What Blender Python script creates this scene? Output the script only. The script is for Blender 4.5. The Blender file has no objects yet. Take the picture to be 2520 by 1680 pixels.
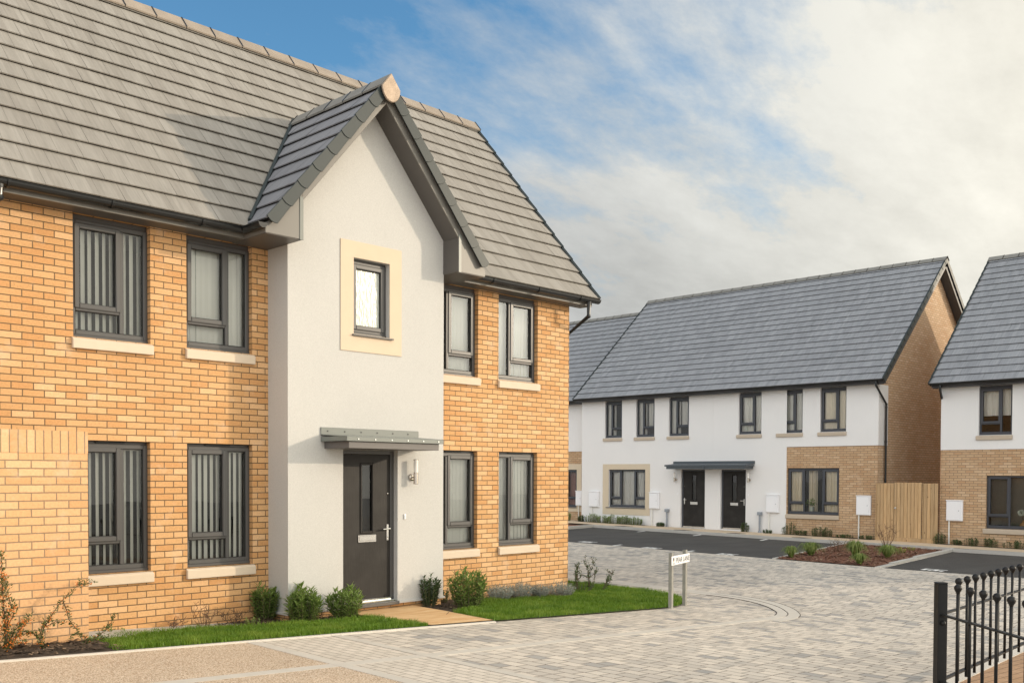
import bpy, bmesh, math, random
from mathutils import Vector as V, Matrix
rad = math.radians
random.seed(11)
RND = random.Random(5)
scene = bpy.context.scene
COL = scene.collection

# ------------------------------------------------------------------ mesh helpers
class MB:
    """Collects faces and links them as ONE mesh object."""
    def __init__(s): s.v = []; s.f = []; s.m = []; s.uv = []
    def face(s, pts, m=0, uv=None, n=None):
        pts = [tuple(p) for p in pts]
        if n is not None:
            a, b, c = V(pts[0]), V(pts[1]), V(pts[2])
            if (b-a).cross(c-a).dot(V(n)) < 0:
                pts = pts[::-1]
                if uv: uv = uv[::-1]
        i = len(s.v); s.v += pts
        s.f.append(tuple(range(i, i+len(pts)))); s.m.append(m); s.uv.append(uv)
    def hexa(s, p, m=0):
        for q in ((3,2,1,0),(4,5,6,7),(0,1,5,4),(1,2,6,5),(2,3,7,6),(3,0,4,7)):
            s.face([p[k] for k in q], m)
    def box(s, a, b, m=0):
        x0,y0,z0 = a; x1,y1,z1 = b
        s.hexa([(x0,y0,z0),(x1,y0,z0),(x1,y1,z0),(x0,y1,z0),(x0,y0,z1),(x1,y0,z1),(x1,y1,z1),(x0,y1,z1)], m)
    def tbox(s, T, u0, u1, w0, w1, z0, z1, m=0):
        s.hexa([T(u0,w0,z0),T(u1,w0,z0),T(u1,w1,z0),T(u0,w1,z0),T(u0,w0,z1),T(u1,w0,z1),T(u1,w1,z1),T(u0,w1,z1)], m)
    def prism(s, poly, ext, m=0):
        e = V(ext); a = [V(p) for p in poly]; b = [p+e for p in a]; n = len(a)
        s.face(a[::-1], m); s.face(b, m)
        for i in range(n):
            j = (i+1) % n
            s.face([a[i], a[j], b[j], b[i]], m)
    def tube(s, pts, r, n=8, m=0, cap=True):
        P = [V(p) for p in pts]; k = len(P)
        rs = r if isinstance(r, (list, tuple)) else [r]*k
        rings = []; prev = None
        for i in range(k):
            d = (P[min(i+1,k-1)]-P[max(i-1,0)]).normalized()
            if prev is None:
                a = d.orthogonal().normalized()
            else:
                a = (prev - d*prev.dot(d))
                a = a.normalized() if a.length > 1e-6 else d.orthogonal().normalized()
            prev = a; b = d.cross(a)
            rings.append([P[i]+(a*math.cos(2*math.pi*j/n)+b*math.sin(2*math.pi*j/n))*rs[i] for j in range(n)])
        for i in range(k-1):
            for j in range(n):
                q = (j+1) % n
                s.face([rings[i][j], rings[i][q], rings[i+1][q], rings[i+1][j]], m)
        if cap:
            s.face(rings[0][::-1], m); s.face(rings[-1], m)
    def lathe(s, c, prof, n=14, m=0):
        c = V(c)
        rg = [[c+V((r*math.cos(2*math.pi*j/n), r*math.sin(2*math.pi*j/n), z)) for j in range(n)] for r, z in prof]
        for i in range(len(rg)-1):
            for j in range(n):
                q = (j+1) % n
                s.face([rg[i][j], rg[i][q], rg[i+1][q], rg[i+1][j]], m)
        s.face(rg[0][::-1], m); s.face(rg[-1], m)
    def ball(s, c, r, n=10, m=0, sz=1.0):
        s.lathe(c, [(max(1e-3, r*math.sin(math.pi*i/n)), -r*sz*math.cos(math.pi*i/n)) for i in range(n+1)], n+2, m)
    def leaf(s, b, d, side, L, W, fold=.25, m=0):
        b = V(b); d = V(d).normalized(); sd = (V(side)-d*V(side).dot(d))
        sd = sd.normalized() if sd.length > 1e-5 else d.orthogonal().normalized()
        nn = d.cross(sd)
        t = b+d*L; mid = b+d*(L*.45)
        l = mid+sd*W*.5+nn*W*fold; r = mid-sd*W*.5+nn*W*fold
        s.face([b, l, t], m); s.face([b, t, r], m)
    def build(s, name, mat, parent=None, origin=None, weld=True, closed=True, bevel=0, smooth=False, seg=1):
        if parent is not None: org = V(parent['_o'])
        else: org = V(origin) if origin is not None else V((0,0,0))
        me = bpy.data.meshes.new(name)
        me.from_pydata([tuple(V(p)-org) for p in s.v], [], s.f)
        mats = mat if isinstance(mat, (list, tuple)) else [mat]
        for q in mats: me.materials.append(q)
        me.polygons.foreach_set('material_index', s.m)
        uvl = me.uv_layers.new(name='UVMap')
        if any(u is not None for u in s.uv):
            weld = False
        if weld:
            bm = bmesh.new(); bm.from_mesh(me)
            bmesh.ops.remove_doubles(bm, verts=bm.verts, dist=2e-5)
            if closed: bmesh.ops.recalc_face_normals(bm, faces=bm.faces)
            bm.to_mesh(me); bm.free()
            uvl = me.uv_layers[0]
        me.update()
        lay = uvl.data
        vs = me.vertices
        for k, p in enumerate(me.polygons):
            ex = s.uv[k] if not weld else None
            if ex is not None:
                for li, q in zip(p.loop_indices, ex): lay[li].uv = q
                continue
            n = p.normal
            if abs(n.z) > .96:
                for li in p.loop_indices:
                    c = vs[me.loops[li].vertex_index].co+org; lay[li].uv = (c.x, c.y)
            else:
                t = V((-n.y, n.x, 0)).normalized(); b = n.cross(t)
                for li in p.loop_indices:
                    c = vs[me.loops[li].vertex_index].co+org
                    lay[li].uv = (c.dot(t), c.dot(b))
        if smooth:
            me.polygons.foreach_set('use_smooth', [True]*len(me.polygons))
        o = bpy.data.objects.new(name, me); COL.objects.link(o)
        if parent is not None: o.parent = parent; o['_o'] = tuple(org)
        else: o.location = org; o['_o'] = tuple(org)
        if bevel:
            md = o.modifiers.new('bevel', 'BEVEL'); md.width = bevel; md.segments = seg; md.limit_method = 'ANGLE'
        return o

def tag(o, label, cat, group=None, kind=None):
    if label: o['label'] = label
    if cat: o['category'] = cat
    if group: o['group'] = group
    if kind: o['kind'] = kind
    return o
def thing(name, label, cat, loc, group=None):
    o = bpy.data.objects.new(name, None); COL.objects.link(o)
    o.location = loc; o['_o'] = tuple(loc); o.empty_display_size = .2
    return tag(o, label, cat, group)
def dup(root, loc, rz, label, group=None, sc=1.0):
    r = root.copy(); COL.objects.link(r); r.location = loc; r.rotation_euler = (0, 0, rz); r.scale = (sc, sc, sc)
    r['label'] = label
    if group: r['group'] = group
    for ch in list(root.children):
        c = ch.copy(); COL.objects.link(c); c.parent = r
        for g_ in ch.children:
            d = g_.copy(); COL.objects.link(d); d.parent = c
    return r

# ------------------------------------------------------------------ ground levels
XS = [1, 14, 20.5, 29.3]; HS = [.50, -.11, .03, 0.0]
def interp(x, xs, ys):
    if x <= xs[0]: return ys[0]
    for i in range(len(xs)-1):
        if x <= xs[i+1]:
            return ys[i]+(ys[i+1]-ys[i])*(x-xs[i])/(xs[i+1]-xs[i])
    return ys[-1]
def g(x, y): return interp(x, XS, HS)+.012*(y+2)
def zw(x): return interp(x, [9.2, 12.6, 14.3], [.15, 0.0, -.08])
def lz(x, y):
    t = min(1, max(0, (y+2.17)/1.97)); return g(x, -2.17)*(1-t)+zw(x)*t

def sheet(name, poly, dz, mat, hf=None, extra=(), kind='structure', step=None, thick=0, parent=None):
    """a ground sheet following the levels, cut where the slope changes"""
    hf = hf or g
    bm = bmesh.new()
    bm.faces.new([bm.verts.new((p[0], p[1], 0)) for p in poly])
    cuts = [((x,0,0),(1,0,0)) for x in XS] + [((0,y,0),(0,1,0)) for y in extra]
    if step:
        xs = [p[0] for p in poly]; ys = [p[1] for p in poly]
        a = min(xs)
        while a < max(xs): cuts.append(((a,0,0),(1,0,0))); a += step
        a = min(ys)
        while a < max(ys): cuts.append(((0,a,0),(0,1,0))); a += step
    for co, no in cuts:
        bmesh.ops.bisect_plane(bm, geom=bm.verts[:]+bm.edges[:]+bm.faces[:], plane_co=co, plane_no=no, dist=1e-5)
    bmesh.ops.triangulate(bm, faces=bm.faces[:])
    bmesh.ops.recalc_face_normals(bm, faces=bm.faces[:])
    for f in bm.faces:
        if f.normal.z < 0: f.normal_flip()
    for v in bm.verts: v.co.z = hf(v.co.x, v.co.y)+dz
    uv = bm.loops.layers.uv.new('UVMap')
    for f in bm.faces:
        for l in f.loops: l[uv].uv = (l.vert.co.x, l.vert.co.y)
    if thick:
        r = bmesh.ops.extrude_face_region(bm, geom=bm.faces[:])
        # keep the top where it is; the copied faces become the underside
        for e in r['geom']:
            if isinstance(e, bmesh.types.BMVert): e.co.z -= thick
        bmesh.ops.recalc_face_normals(bm, faces=bm.faces[:])
    me = bpy.data.meshes.new(name); bm.to_mesh(me); bm.free(); me.materials.append(mat)
    o = bpy.data.objects.new(name, me); COL.objects.link(o); o['_o'] = (0,0,0)
    if parent: o.parent = parent
    elif kind: o['kind'] = kind
    return o
def inside(p, poly):
    x, y = p; c = False; j = len(poly)-1
    for i in range(len(poly)):
        xi, yi = poly[i]; xj, yj = poly[j]
        if (yi > y) != (yj > y) and x < (xj-xi)*(y-yi)/(yj-yi)+xi: c = not c
        j = i
    return c

# ------------------------------------------------------------------ materials
class NT:
    def __init__(s, name):
        s.mat = bpy.data.materials.new(name); s.mat.use_nodes = True
        s.t = s.mat.node_tree; s.t.nodes.clear()
        s.out = s.t.nodes.new('ShaderNodeOutputMaterial')
    def n(s, typ, **kw):
        nd = s.t.nodes.new(typ)
        for k, v in kw.items():
            if k.startswith('i_'):
                k2 = k[2:].replace('_', ' ')
                nd.inputs[k2].default_value = v
            else: setattr(nd, k, v)
        return nd
    def l(s, a, b): s.t.links.new(a, b)
    def uv(s, sc=(1,1,1), off=(0,0,0), rot=0, kind='UV'):
        tc = s.n('ShaderNodeTexCoord'); mp = s.n('ShaderNodeMapping')
        mp.inputs['Scale'].default_value = sc; mp.inputs['Location'].default_value = off
        mp.inputs['Rotation'].default_value = (0,0,rot)
        s.l(tc.outputs[kind], mp.inputs['Vector']); return mp.outputs['Vector']
    def noise(s, vec, scale, detail=3, rough=.55):
        n = s.n('ShaderNodeTexNoise'); n.inputs['Scale'].default_value = scale
        n.inputs['Detail'].default_value = detail; n.inputs['Roughness'].default_value = rough
        if vec is not None: s.l(vec, n.inputs['Vector'])
        return n.outputs['Fac']
    def ramp(s, fac, stops):
        r = s.n('ShaderNodeValToRGB'); e = r.color_ramp.elements
        while len(e) < len(stops): e.new(.5)
        for q, (p, c) in zip(e, stops):
            q.position = p; q.color = (c[0], c[1], c[2], 1) if isinstance(c, (tuple, list)) else (c, c, c, 1)
        s.l(fac, r.inputs['Fac']); return r.outputs['Color']
    def mix(s, fac, a, b, mode='MIX'):
        m = s.n('ShaderNodeMix', data_type='RGBA', blend_type=mode)
        for k, v in ((0, fac), (6, a), (7, b)):
            sock = m.inputs[k]
            if hasattr(v, 'is_linked'): s.l(v, sock)
            elif isinstance(v, (int, float)): sock.default_value = v if k == 0 else (v, v, v, 1)
            else: sock.default_value = (v[0], v[1], v[2], 1)
        return m.outputs[2]
    def math(s, op, a, b=0.0):
        m = s.n('ShaderNodeMath', operation=op)
        for sock, v in ((m.inputs[0], a), (m.inputs[1], b)):
            if hasattr(v, 'is_linked'): s.l(v, sock)
            else: sock.default_value = v
        return m.outputs[0]
    def bump(s, h, strength=.3, dist=.01):
        b = s.n('ShaderNodeBump'); b.inputs['Strength'].default_value = strength; b.inputs['Distance'].default_value = dist
        s.l(h, b.inputs['Height']); return b.outputs['Normal']
    def pbr(s, col, rough=.6, metal=0, nrm=None, spec=None, extra=None):
        p = s.n('ShaderNodeBsdfPrincipled')
        if hasattr(col, 'is_linked'): s.l(col, p.inputs['Base Color'])
        else: p.inputs['Base Color'].default_value = (col[0], col[1], col[2], 1)
        if hasattr(rough, 'is_linked'): s.l(rough, p.inputs['Roughness'])
        else: p.inputs['Roughness'].default_value = rough
        p.inputs['Metallic'].default_value = metal
        if spec is not None: p.inputs['Specular IOR Level'].default_value = spec
        if nrm is not None: s.l(nrm, p.inputs['Normal'])
        for k, v in (extra or {}).items(): p.inputs[k].default_value = v
        s.l(p.outputs[0], s.out.inputs[0]); return s.mat

def plain(name, col, rough=.5, metal=0, spec=None, var=.12, scale=6, bump=0, bscale=80, extra=None):
    t = NT(name); v = t.uv(kind='Object')
    n = t.noise(v, scale, 4)
    c = t.mix(n, [q*(1-var) for q in col], [min(1, q*(1+var)) for q in col])
    nr = None
    if bump: nr = t.bump(t.noise(v, bscale, 3), bump, .004)
    return t.pbr(c, rough, metal, nr, spec, extra)

def brick_mat(name, c1, c2, mortar, tint, row_off=0.0, u_off=0.0, w=.225, h=.075, rot=0):
    t = NT(name); v = t.uv(off=(u_off, row_off, 0), rot=rot)
    # a wobble keeps the courses from being ruler straight
    w1 = t.n('ShaderNodeTexNoise'); w1.inputs['Scale'].default_value = 9; t.l(v, w1.inputs['Vector'])
    vm = t.n('ShaderNodeVectorMath', operation='MULTIPLY_ADD'); t.l(w1.outputs['Color'], vm.inputs[0])
    vm.inputs[1].default_value = (.006, .005, 0); t.l(v, vm.inputs[2])
    b = t.n('ShaderNodeTexBrick'); t.l(vm.outputs[0], b.inputs['Vector'])
    b.offset = .5; b.squash = 1
    for k, q in (('Color1', c1), ('Color2', c2), ('Mortar', mortar)): b.inputs[k].default_value = (*q, 1)
    b.inputs['Scale'].default_value = 1; b.inputs['Mortar Size'].default_value = .0066; b.inputs['Mortar Smooth'].default_value = .25
    b.inputs['Bias'].default_value = -.1; b.inputs['Brick Width'].default_value = w; b.inputs['Row Height'].default_value = h
    big = t.noise(v, .9, 3)
    c = t.mix(t.ramp(big, [(.3, 0), (.7, 1)]), b.outputs['Color'], t.mix(1.0, b.outputs['Color'], tint, 'MULTIPLY'))
    rb = t.n('ShaderNodeTexBrick'); t.l(vm.outputs[0], rb.inputs['Vector']); rb.offset = .5
    for k, q in (('Color1', (0,0,0)), ('Color2', (1,1,1)), ('Mortar', (.5,.5,.5))): rb.inputs[k].default_value = (*q, 1)
    rb.inputs['Scale'].default_value = 1; rb.inputs['Mortar Size'].default_value = .0066; rb.inputs['Bias'].default_value = 0
    rb.inputs['Brick Width'].default_value = w; rb.inputs['Row Height'].default_value = h
    c = t.mix(t.ramp(rb.outputs['Color'], [(.80, 0), (.90, .28)]), c, [min(1, q*1.05+.07) for q in c2])
    c = t.mix(t.ramp(rb.outputs['Color'], [(.10, .3), (.18, 0)]), c, (c1[0]*.94, c1[1]*.80, c1[2]*.72))
    fine = t.noise(v, 45, 4, .7)
    c = t.mix(.55, c, t.ramp(fine, [(.25, .62), (.75, 1.12)]), 'MULTIPLY')
    # dark flecks and pale lime bloom
    fl = t.ramp(t.noise(v, 70, 1), [(.70, 0), (.76, .55)])
    c = t.mix(fl, c, (.16, .09, .05))
    bl = t.ramp(t.noise(v, 3.2, 4, .65), [(.56, 0), (.78, .38)])
    c = t.mix(bl, c, (.72, .56, .42))
    hgt = t.math('SUBTRACT', t.math('MULTIPLY', fine, .25), b.outputs['Fac'])
    return t.pbr(c, .82, 0, t.bump(hgt, .55, .008), .3)

def tile_mat(name, c1, c2, pale, w, gauge):
    t = NT(name); v = t.uv()
    b = t.n('ShaderNodeTexBrick'); t.l(v, b.inputs['Vector'])
    b.offset = .5
    for k, q in (('Color1', c1), ('Color2', c2), ('Mortar', [q*.8 for q in c1])): b.inputs[k].default_value = (*q, 1)
    b.inputs['Scale'].default_value = 1; b.inputs['Mortar Size'].default_value = .0005
    b.inputs['Brick Width'].default_value = w; b.inputs['Row Height'].default_value = gauge; b.inputs['Bias'].default_value = 0
    st = t.noise(t.uv(sc=(26, 2.2, 1)), 1, 4, .6)
    c = t.mix(.6, b.outputs['Color'], t.ramp(st, [(.25, .70), (.75, 1.18)]), 'MULTIPLY')
    sm = t.math('MULTIPLY', t.ramp(t.noise(t.uv(sc=(7, .7, 1)), 1, 2), [(.56, 0), (.8, 1)]), t.ramp(t.noise(v, .45, 3), [(.4, 0), (.7, .55)]))
    c = t.mix(sm, c, pale)
    bg = t.ramp(t.noise(v, .5, 3), [(.25, .86), (.75, 1.1)])
    c = t.mix(.7, c, bg, 'MULTIPLY')
    sp = t.ramp(t.noise(v, 60, 2), [(.66, 0), (.72, .35)])
    c = t.mix(sp, c, [q*.5 for q in c1])
    return t.pbr(c, .78, 0, t.bump(t.math('ADD', st, t.noise(v, 120, 3)), .25, .004), .35)

def render_mat(name, col, dirt=.10):
    t = NT(name); v = t.uv(); o = t.uv(kind='Object')
    n = t.noise(o, 1.1, 4); gr = t.noise(o, 220, 2)
    c = t.mix(n, [q*(1-dirt) for q in col], col)
    c = t.mix(.8, c, t.ramp(gr, [(.3, .82), (.7, 1.06)]), 'MULTIPLY'); c = t.mix(.6, c, t.ramp(t.noise(o, 70, 3), [(.3, .9), (.7, 1.05)]), 'MULTIPLY')
    # faint rain streaks
    s2 = t.ramp(t.noise(t.uv(sc=(9, .5, 1)), 1, 3), [(.58, 0), (.8, .10)])
    c = t.mix(s2, c, [q*.74 for q in col])
    return t.pbr(c, .92, 0, t.bump(gr, .35, .006), .2)

M = {}
M['brick'] = brick_mat('brick', (.66,.37,.16), (.76,.475,.245), (.185,.125,.07), (.90,.86,.80), row_off=-.04)
M['brick_pale'] = brick_mat('brick_pale', (.71,.415,.20), (.79,.49,.26), (.33,.235,.145), (.94,.9,.88), row_off=-.02)
M['brick_soldier'] = brick_mat('brick_soldier', (.71,.415,.20), (.79,.49,.26), (.33,.235,.145), (.94,.9,.88), w=.075, h=4.0, row_off=-1.9)
M['brick_b'] = brick_mat('brick_b', (.55,.37,.22), (.63,.45,.285), (.25,.185,.125), (.9,.86,.82), row_off=-.01)
M['brick_gable'] = brick_mat('brick_gable', (.70,.50,.32), (.76,.57,.39), (.32,.23,.15), (.88,.82,.78), row_off=-.01)
M['render'] = render_mat('cream_render', (.61,.60,.575))
M['render_b'] = render_mat('white_render', (.86,.855,.85), .06)
M['stone'] = plain('cast_stone', (.66,.545,.42), .85, var=.06, scale=9, bump=.25, bscale=160)
M['stone_b'] = plain('cast_stone_b', (.50,.42,.33), .85, var=.07, scale=9, bump=.25, bscale=160)
M['surround'] = plain('stone_surround', (.66,.535,.40), .9, var=.05, scale=5, bump=.3, bscale=200)
M['surround_b'] = plain('stone_surround_b', (.62,.53,.40), .9, var=.05, scale=5, bump=.3, bscale=200)
M['tile'] = tile_mat('roof_tile', (.265,.245,.217), (.31,.29,.26), (.44,.42,.39), .14, .3265)
M['tile_dark'] = tile_mat('roof_tile_dark', (.235,.245,.265), (.285,.296,.318), (.50,.51,.53), .14, .33)
M['tile_new'] = tile_mat('roof_tile_new', (.20,.205,.225), (.235,.24,.26), (.34,.34,.36), .14, .33)
M['tile_gap'] = plain('tile_gap', (.035,.03,.024), .95)
M['ridge'] = plain('ridge_tile', (.30,.25,.20), .8, var=.3, scale=4, bump=.3, bscale=90)
M['ridge_dark'] = plain('ridge_tile_dark', (.20,.195,.18), .8, var=.25, scale=4, bump=.3, bscale=90)
M['ridge_end'] = plain('ridge_end', (.34,.265,.20), .55, var=.45, scale=12, bump=.3, bscale=60, extra={'Metallic': .35})
M['grey'] = plain('anthracite', (.075,.073,.072), .38, var=.05, scale=3)
M['grey_b'] = plain('anthracite_b', (.05,.055,.068), .38, var=.05, scale=3)
M['soffit'] = plain('soffit_board', (.10,.092,.085), .45, var=.06, scale=2)
M['soffit_b'] = plain('soffit_board_dark', (.055,.057,.062), .45, var=.06, scale=2)
M['fascia'] = plain('fascia_board', (.165,.155,.138), .45, var=.06, scale=2)
M['verge'] = plain('verge_cap', (.030,.040,.041), .45, var=.12, scale=3, spec=.3)
M['black'] = plain('black_plastic', (.012,.013,.014), .28, var=.2, scale=3)
M['seal'] = plain('rubber_seal', (.01,.01,.01), .6)
M['canopy'] = plain('canopy_metal', (.165,.18,.165), .38, var=.05, scale=3)
M['canopy_b'] = plain('canopy_metal_b', (.07,.085,.10), .38, var=.05, scale=3)
M['canopy_fascia'] = plain('canopy_fascia', (.12,.11,.105), .5, var=.05, scale=3)
M['white_plastic'] = plain('white_plastic', (.84,.85,.88), .4, var=.02, scale=3)
M['white_pipe'] = plain('white_pipe', (.78,.77,.72), .5, var=.04, scale=3)
M['grey_pipe'] = plain('grey_pipe', (.27,.30,.34), .5, var=.06, scale=5)
M['chrome'] = plain('chrome', (.72,.71,.69), .16, metal=1, var=.05)
M['steel'] = plain('brushed_steel', (.50,.46,.41), .26, metal=1, var=.1)
M['lamp_white'] = plain('opal_shade', (.88,.86,.82), .25, var=.02)
M['galv'] = plain('galvanised', (.27,.265,.235), .65, metal=.1, var=.28, scale=14)
M['railing'] = plain('black_railing', (.010,.010,.0105), .45, spec=.3, var=.3, scale=20, bump=.15, bscale=90)
M['sign'] = plain('sign_white', (.86,.86,.86), .35, var=.02)
M['ink'] = plain('sign_ink', (.04,.045,.06), .5)
M['ink_gold'] = plain('sign_gold', (.72,.33,.07), .5)
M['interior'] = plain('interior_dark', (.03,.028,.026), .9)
M['floor_in'] = plain('interior_pale', (.35,.31,.27), .9)
def cloth(name, col, tr):
    t = NT(name); d = t.n('ShaderNodeBsdfDiffuse'); d.inputs['Color'].default_value = (*col, 1)
    q = t.n('ShaderNodeBsdfTranslucent'); q.inputs['Color'].default_value = (*col, 1)
    m = t.n('ShaderNodeMixShader'); m.inputs[0].default_value = tr; t.l(d.outputs[0], m.inputs[1]); t.l(q.outputs[0], m.inputs[2]); t.l(m.outputs[0], t.out.inputs[0]); return t.mat
M['blind'] = cloth('blind_fabric', (.90,.885,.83), .14)
M['net'] = cloth('net_fabric', (.86,.85,.82), .15)
M['curtain'] = plain('curtain_cream', (.80,.72,.58), .9, var=.08, scale=9)
M['curtain_pink'] = plain('curtain_pink', (.36,.20,.18), .9, var=.1, scale=9)
M['concrete'] = plain('kerb_concrete', (.47,.455,.42), .9, var=.16, scale=3, bump=.4, bscale=120)
M['channel'] = plain('channel_block', (.53,.495,.44), .9, var=.12, scale=5, bump=.4, bscale=90)
M['edging'] = plain('edging_concrete', (.60,.56,.50), .9, var=.10, scale=4, bump=.4, bscale=120)
M['paint'] = plain('road_paint', (.80,.79,.76), .7, var=.08, scale=12, bump=.2)
M['soil'] = plain('soil', (.045,.032,.022), .95, var=.5, scale=14, bump=.8, bscale=40)
M['iron'] = plain('cast_iron', (.10,.09,.08), .7, var=.2, scale=20, bump=.4)
M['pot'] = plain('pale_pot', (.62,.66,.60), .5)
M['vase'] = plain('tan_vase', (.42,.24,.11), .45)
M['petal'] = plain('white_petal', (.80,.84,.76), .8)

def glass_mat(name, ior, tint):
    t = NT(name)
    fr = t.n('ShaderNodeFresnel'); fr.inputs['IOR'].default_value = ior
    tr = t.n('ShaderNodeBsdfTransparent'); tr.inputs['Color'].default_value = (*tint, 1)
    gl = t.n('ShaderNodeBsdfGlossy'); gl.inputs['Roughness'].default_value = 0.0; gl.inputs['Color'].default_value = (.95,.97,1,1)
    wav = t.noise(t.uv(kind='Object'), 1.3, 1); nb = t.bump(wav, .06, .05); t.l(nb, gl.inputs['Normal'])
    mx = t.n('ShaderNodeMixShader'); t.l(fr.outputs[0], mx.inputs[0]); t.l(tr.outputs[0], mx.inputs[1]); t.l(gl.outputs[0], mx.inputs[2])
    t.l(mx.outputs[0], t.out.inputs[0]); return t.mat
M['glass'] = glass_mat('window_glass', 1.6, (.96,.98,.97))
def frosted():
    t = NT('frosted_glass'); v = t.uv(sc=(1, .22, 1))
    vo = t.n('ShaderNodeTexVoronoi'); vo.inputs['Scale'].default_value = 46; t.l(v, vo.inputs['Vector'])
    c = t.ramp(vo.outputs['Distance'], [(.05, (.36,.40,.36)), (.5, (.52,.55,.50))])
    return t.pbr(c, .22, 0, t.bump(vo.outputs['Distance'], .5, .006), .6)
M['frosted'] = frosted()

def door_mat():
    t = NT('front_door_grain'); v = t.uv(sc=(60, 4, 1))
    n = t.noise(v, 1, 5, .65); b = t.noise(t.uv(), 3, 4)
    c = t.mix(n, (.010,.0085,.0075), (.024,.021,.019))
    c = t.mix(t.ramp(b, [(.4, 0), (.75, .55)]), c, (.040,.036,.033))
    return t.pbr(c, .5, 0, t.bump(n, .45, .004), .25)
M['door'] = door_mat()

def wood_mat():
    t = NT('fence_timber'); v = t.uv(sc=(40, 1.6, 1))
    n = t.noise(v, 1, 5, .6)
    c = t.mix(t.ramp(n, [(.3, 0), (.7, 1)]), (.40,.265,.14), (.60,.43,.25))
    b = t.n('ShaderNodeTexBrick'); t.l(t.uv(), b.inputs['Vector'])
    for k, q in (('Color1', (.78,.78,.78)), ('Color2', (1.1,1.06,1.0)), ('Mortar', (.9,.9,.9))): b.inputs[k].default_value = (*q, 1)
    b.inputs['Scale'].default_value = 1; b.inputs['Brick Width'].default_value = .1; b.inputs['Row Height'].default_value = 9; b.inputs['Mortar Size'].default_value = .0
    c = t.mix(.8, c, b.outputs['Color'], 'MULTIPLY')
    k = t.n('ShaderNodeTexVoronoi'); k.inputs['Scale'].default_value = 3.2; t.l(t.uv(sc=(1.8, .8, 1)), k.inputs['Vector'])
    c = t.mix(t.ramp(k.outputs['Distance'], [(.04, .75), (.10, 0)]), c, (.11,.055,.025))
    return t.pbr(c, .85, 0, t.bump(n, .3, .004), .25)
M['wood'] = wood_mat()

def paving_mat(name, w, h, cols, mortar, rot, msize=.007, sq=.72, off=.37):
    t = NT(name); v = t.uv(rot=rot)
    wn = t.n('ShaderNodeTexNoise'); wn.inputs['Scale'].default_value = 3; t.l(v, wn.inputs['Vector'])
    vm = t.n('ShaderNodeVectorMath', operation='MULTIPLY_ADD'); t.l(wn.outputs['Color'], vm.inputs[0])
    vm.inputs[1].default_value = (.014, .014, 0); t.l(v, vm.inputs[2])
    def bk(c1, c2, bias):
        b = t.n('ShaderNodeTexBrick'); t.l(vm.outputs[0], b.inputs['Vector'])
        b.offset = off; b.offset_frequency = 2; b.squash = sq; b.squash_frequency = 3
        for k, q in (('Color1', c1), ('Color2', c2), ('Mortar', mortar)): b.inputs[k].default_value = (*q, 1)
        b.inputs['Scale'].default_value = 1; b.inputs['Mortar Size'].default_value = msize; b.inputs['Mortar Smooth'].default_value = .3
        b.inputs['Brick Width'].default_value = w; b.inputs['Row Height'].default_value = h; b.inputs['Bias'].default_value = bias
        return b
    b = bk(cols[0], cols[1], .05)
    c = b.outputs['Color']
    if len(cols) > 2:
        # a few darker blocks
        dk = bk((0,0,0), (1,1,1), -.12)
        f = t.ramp(dk.outputs['Color'], [(.70, 0), (.78, .85)])
        c = t.mix(f, c, cols[2])
    c = t.mix(b.outputs['Fac'], c, mortar)
    c = t.mix(.6, c, t.ramp(t.noise(v, 90, 3, .7), [(.25, .72), (.75, 1.16)]), 'MULTIPLY')
    c = t.mix(.75, c, t.ramp(t.noise(v, .33, 4), [(.3, .84), (.72, 1.12)]), 'MULTIPLY')
    hg = t.math('SUBTRACT', t.math('MULTIPLY', t.noise(v, 60, 3), .3), b.outputs['Fac'])
    return t.pbr(c, .85, 0, t.bump(hg, .6, .008), .3)
M['tegula'] = paving_mat('block_paving', .235, .165, ((.48,.44,.39), (.70,.63,.54), (.31,.305,.295)), (.17,.145,.12), math.pi/2)
M['setts'] = paving_mat('sett_paving', .20, .105, ((.60,.545,.47), (.68,.615,.535)), (.26,.225,.185), math.pi/2, .006, 1.0, .5)
M['tan_brick'] = paving_mat('tan_brick_paving', .21, .105, ((.42,.26,.15), (.47,.30,.185)), (.22,.14,.085), 0, .006, 1.0, .5)

def gravel():
    t = NT('resin_gravel'); v = t.uv()
    vo = t.n('ShaderNodeTexVoronoi'); vo.inputs['Scale'].default_value = 110; t.l(v, vo.inputs['Vector'])
    c = t.ramp(vo.outputs['Color'], [(.15, (.33,.22,.135)), (.5, (.62,.485,.355)), (.85, (.76,.65,.52))])
    c = t.mix(.6, c, t.ramp(vo.outputs['Distance'], [(.2, 1.12), (.75, .5)]), 'MULTIPLY')
    c = t.mix(.5, c, t.ramp(t.noise(v, .8, 3), [(.3, .85), (.7, 1.1)]), 'MULTIPLY')
    return t.pbr(c, .8, 0, t.bump(vo.outputs['Distance'], -.6, .006), .3)
M['gravel'] = gravel()
def tarmac():
    t = NT('tarmac'); v = t.uv(); n = t.noise(v, 160, 3, .7)
    c = t.mix(n, (.042,.039,.036), (.098,.092,.086))
    c = t.mix(.8, c, t.ramp(t.noise(t.uv(sc=(.9, 2.2, 1)), .6, 4), [(.3, .78), (.75, 1.25)]), 'MULTIPLY')
    return t.pbr(c, .9, 0, t.bump(n, .5, .006), .3)
M['tarmac'] = tarmac()
def tan_path():
    t = NT('tan_path'); v = t.uv(rot=.2)
    a = t.ramp(t.noise(t.uv(sc=(1.2, 5, 1), rot=.3), 1.4, 5, .65), [(.35, (.58,.335,.15)), (.60, (.69,.47,.25)), (.75, (.80,.66,.45))])
    c = t.mix(.5, a, t.ramp(t.noise(v, 90, 3), [(.3, .82), (.7, 1.1)]), 'MULTIPLY')
    return t.pbr(c, .85, 0, t.bump(t.noise(v, 40, 3), .3, .005), .3)
M['path'] = tan_path()
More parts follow.
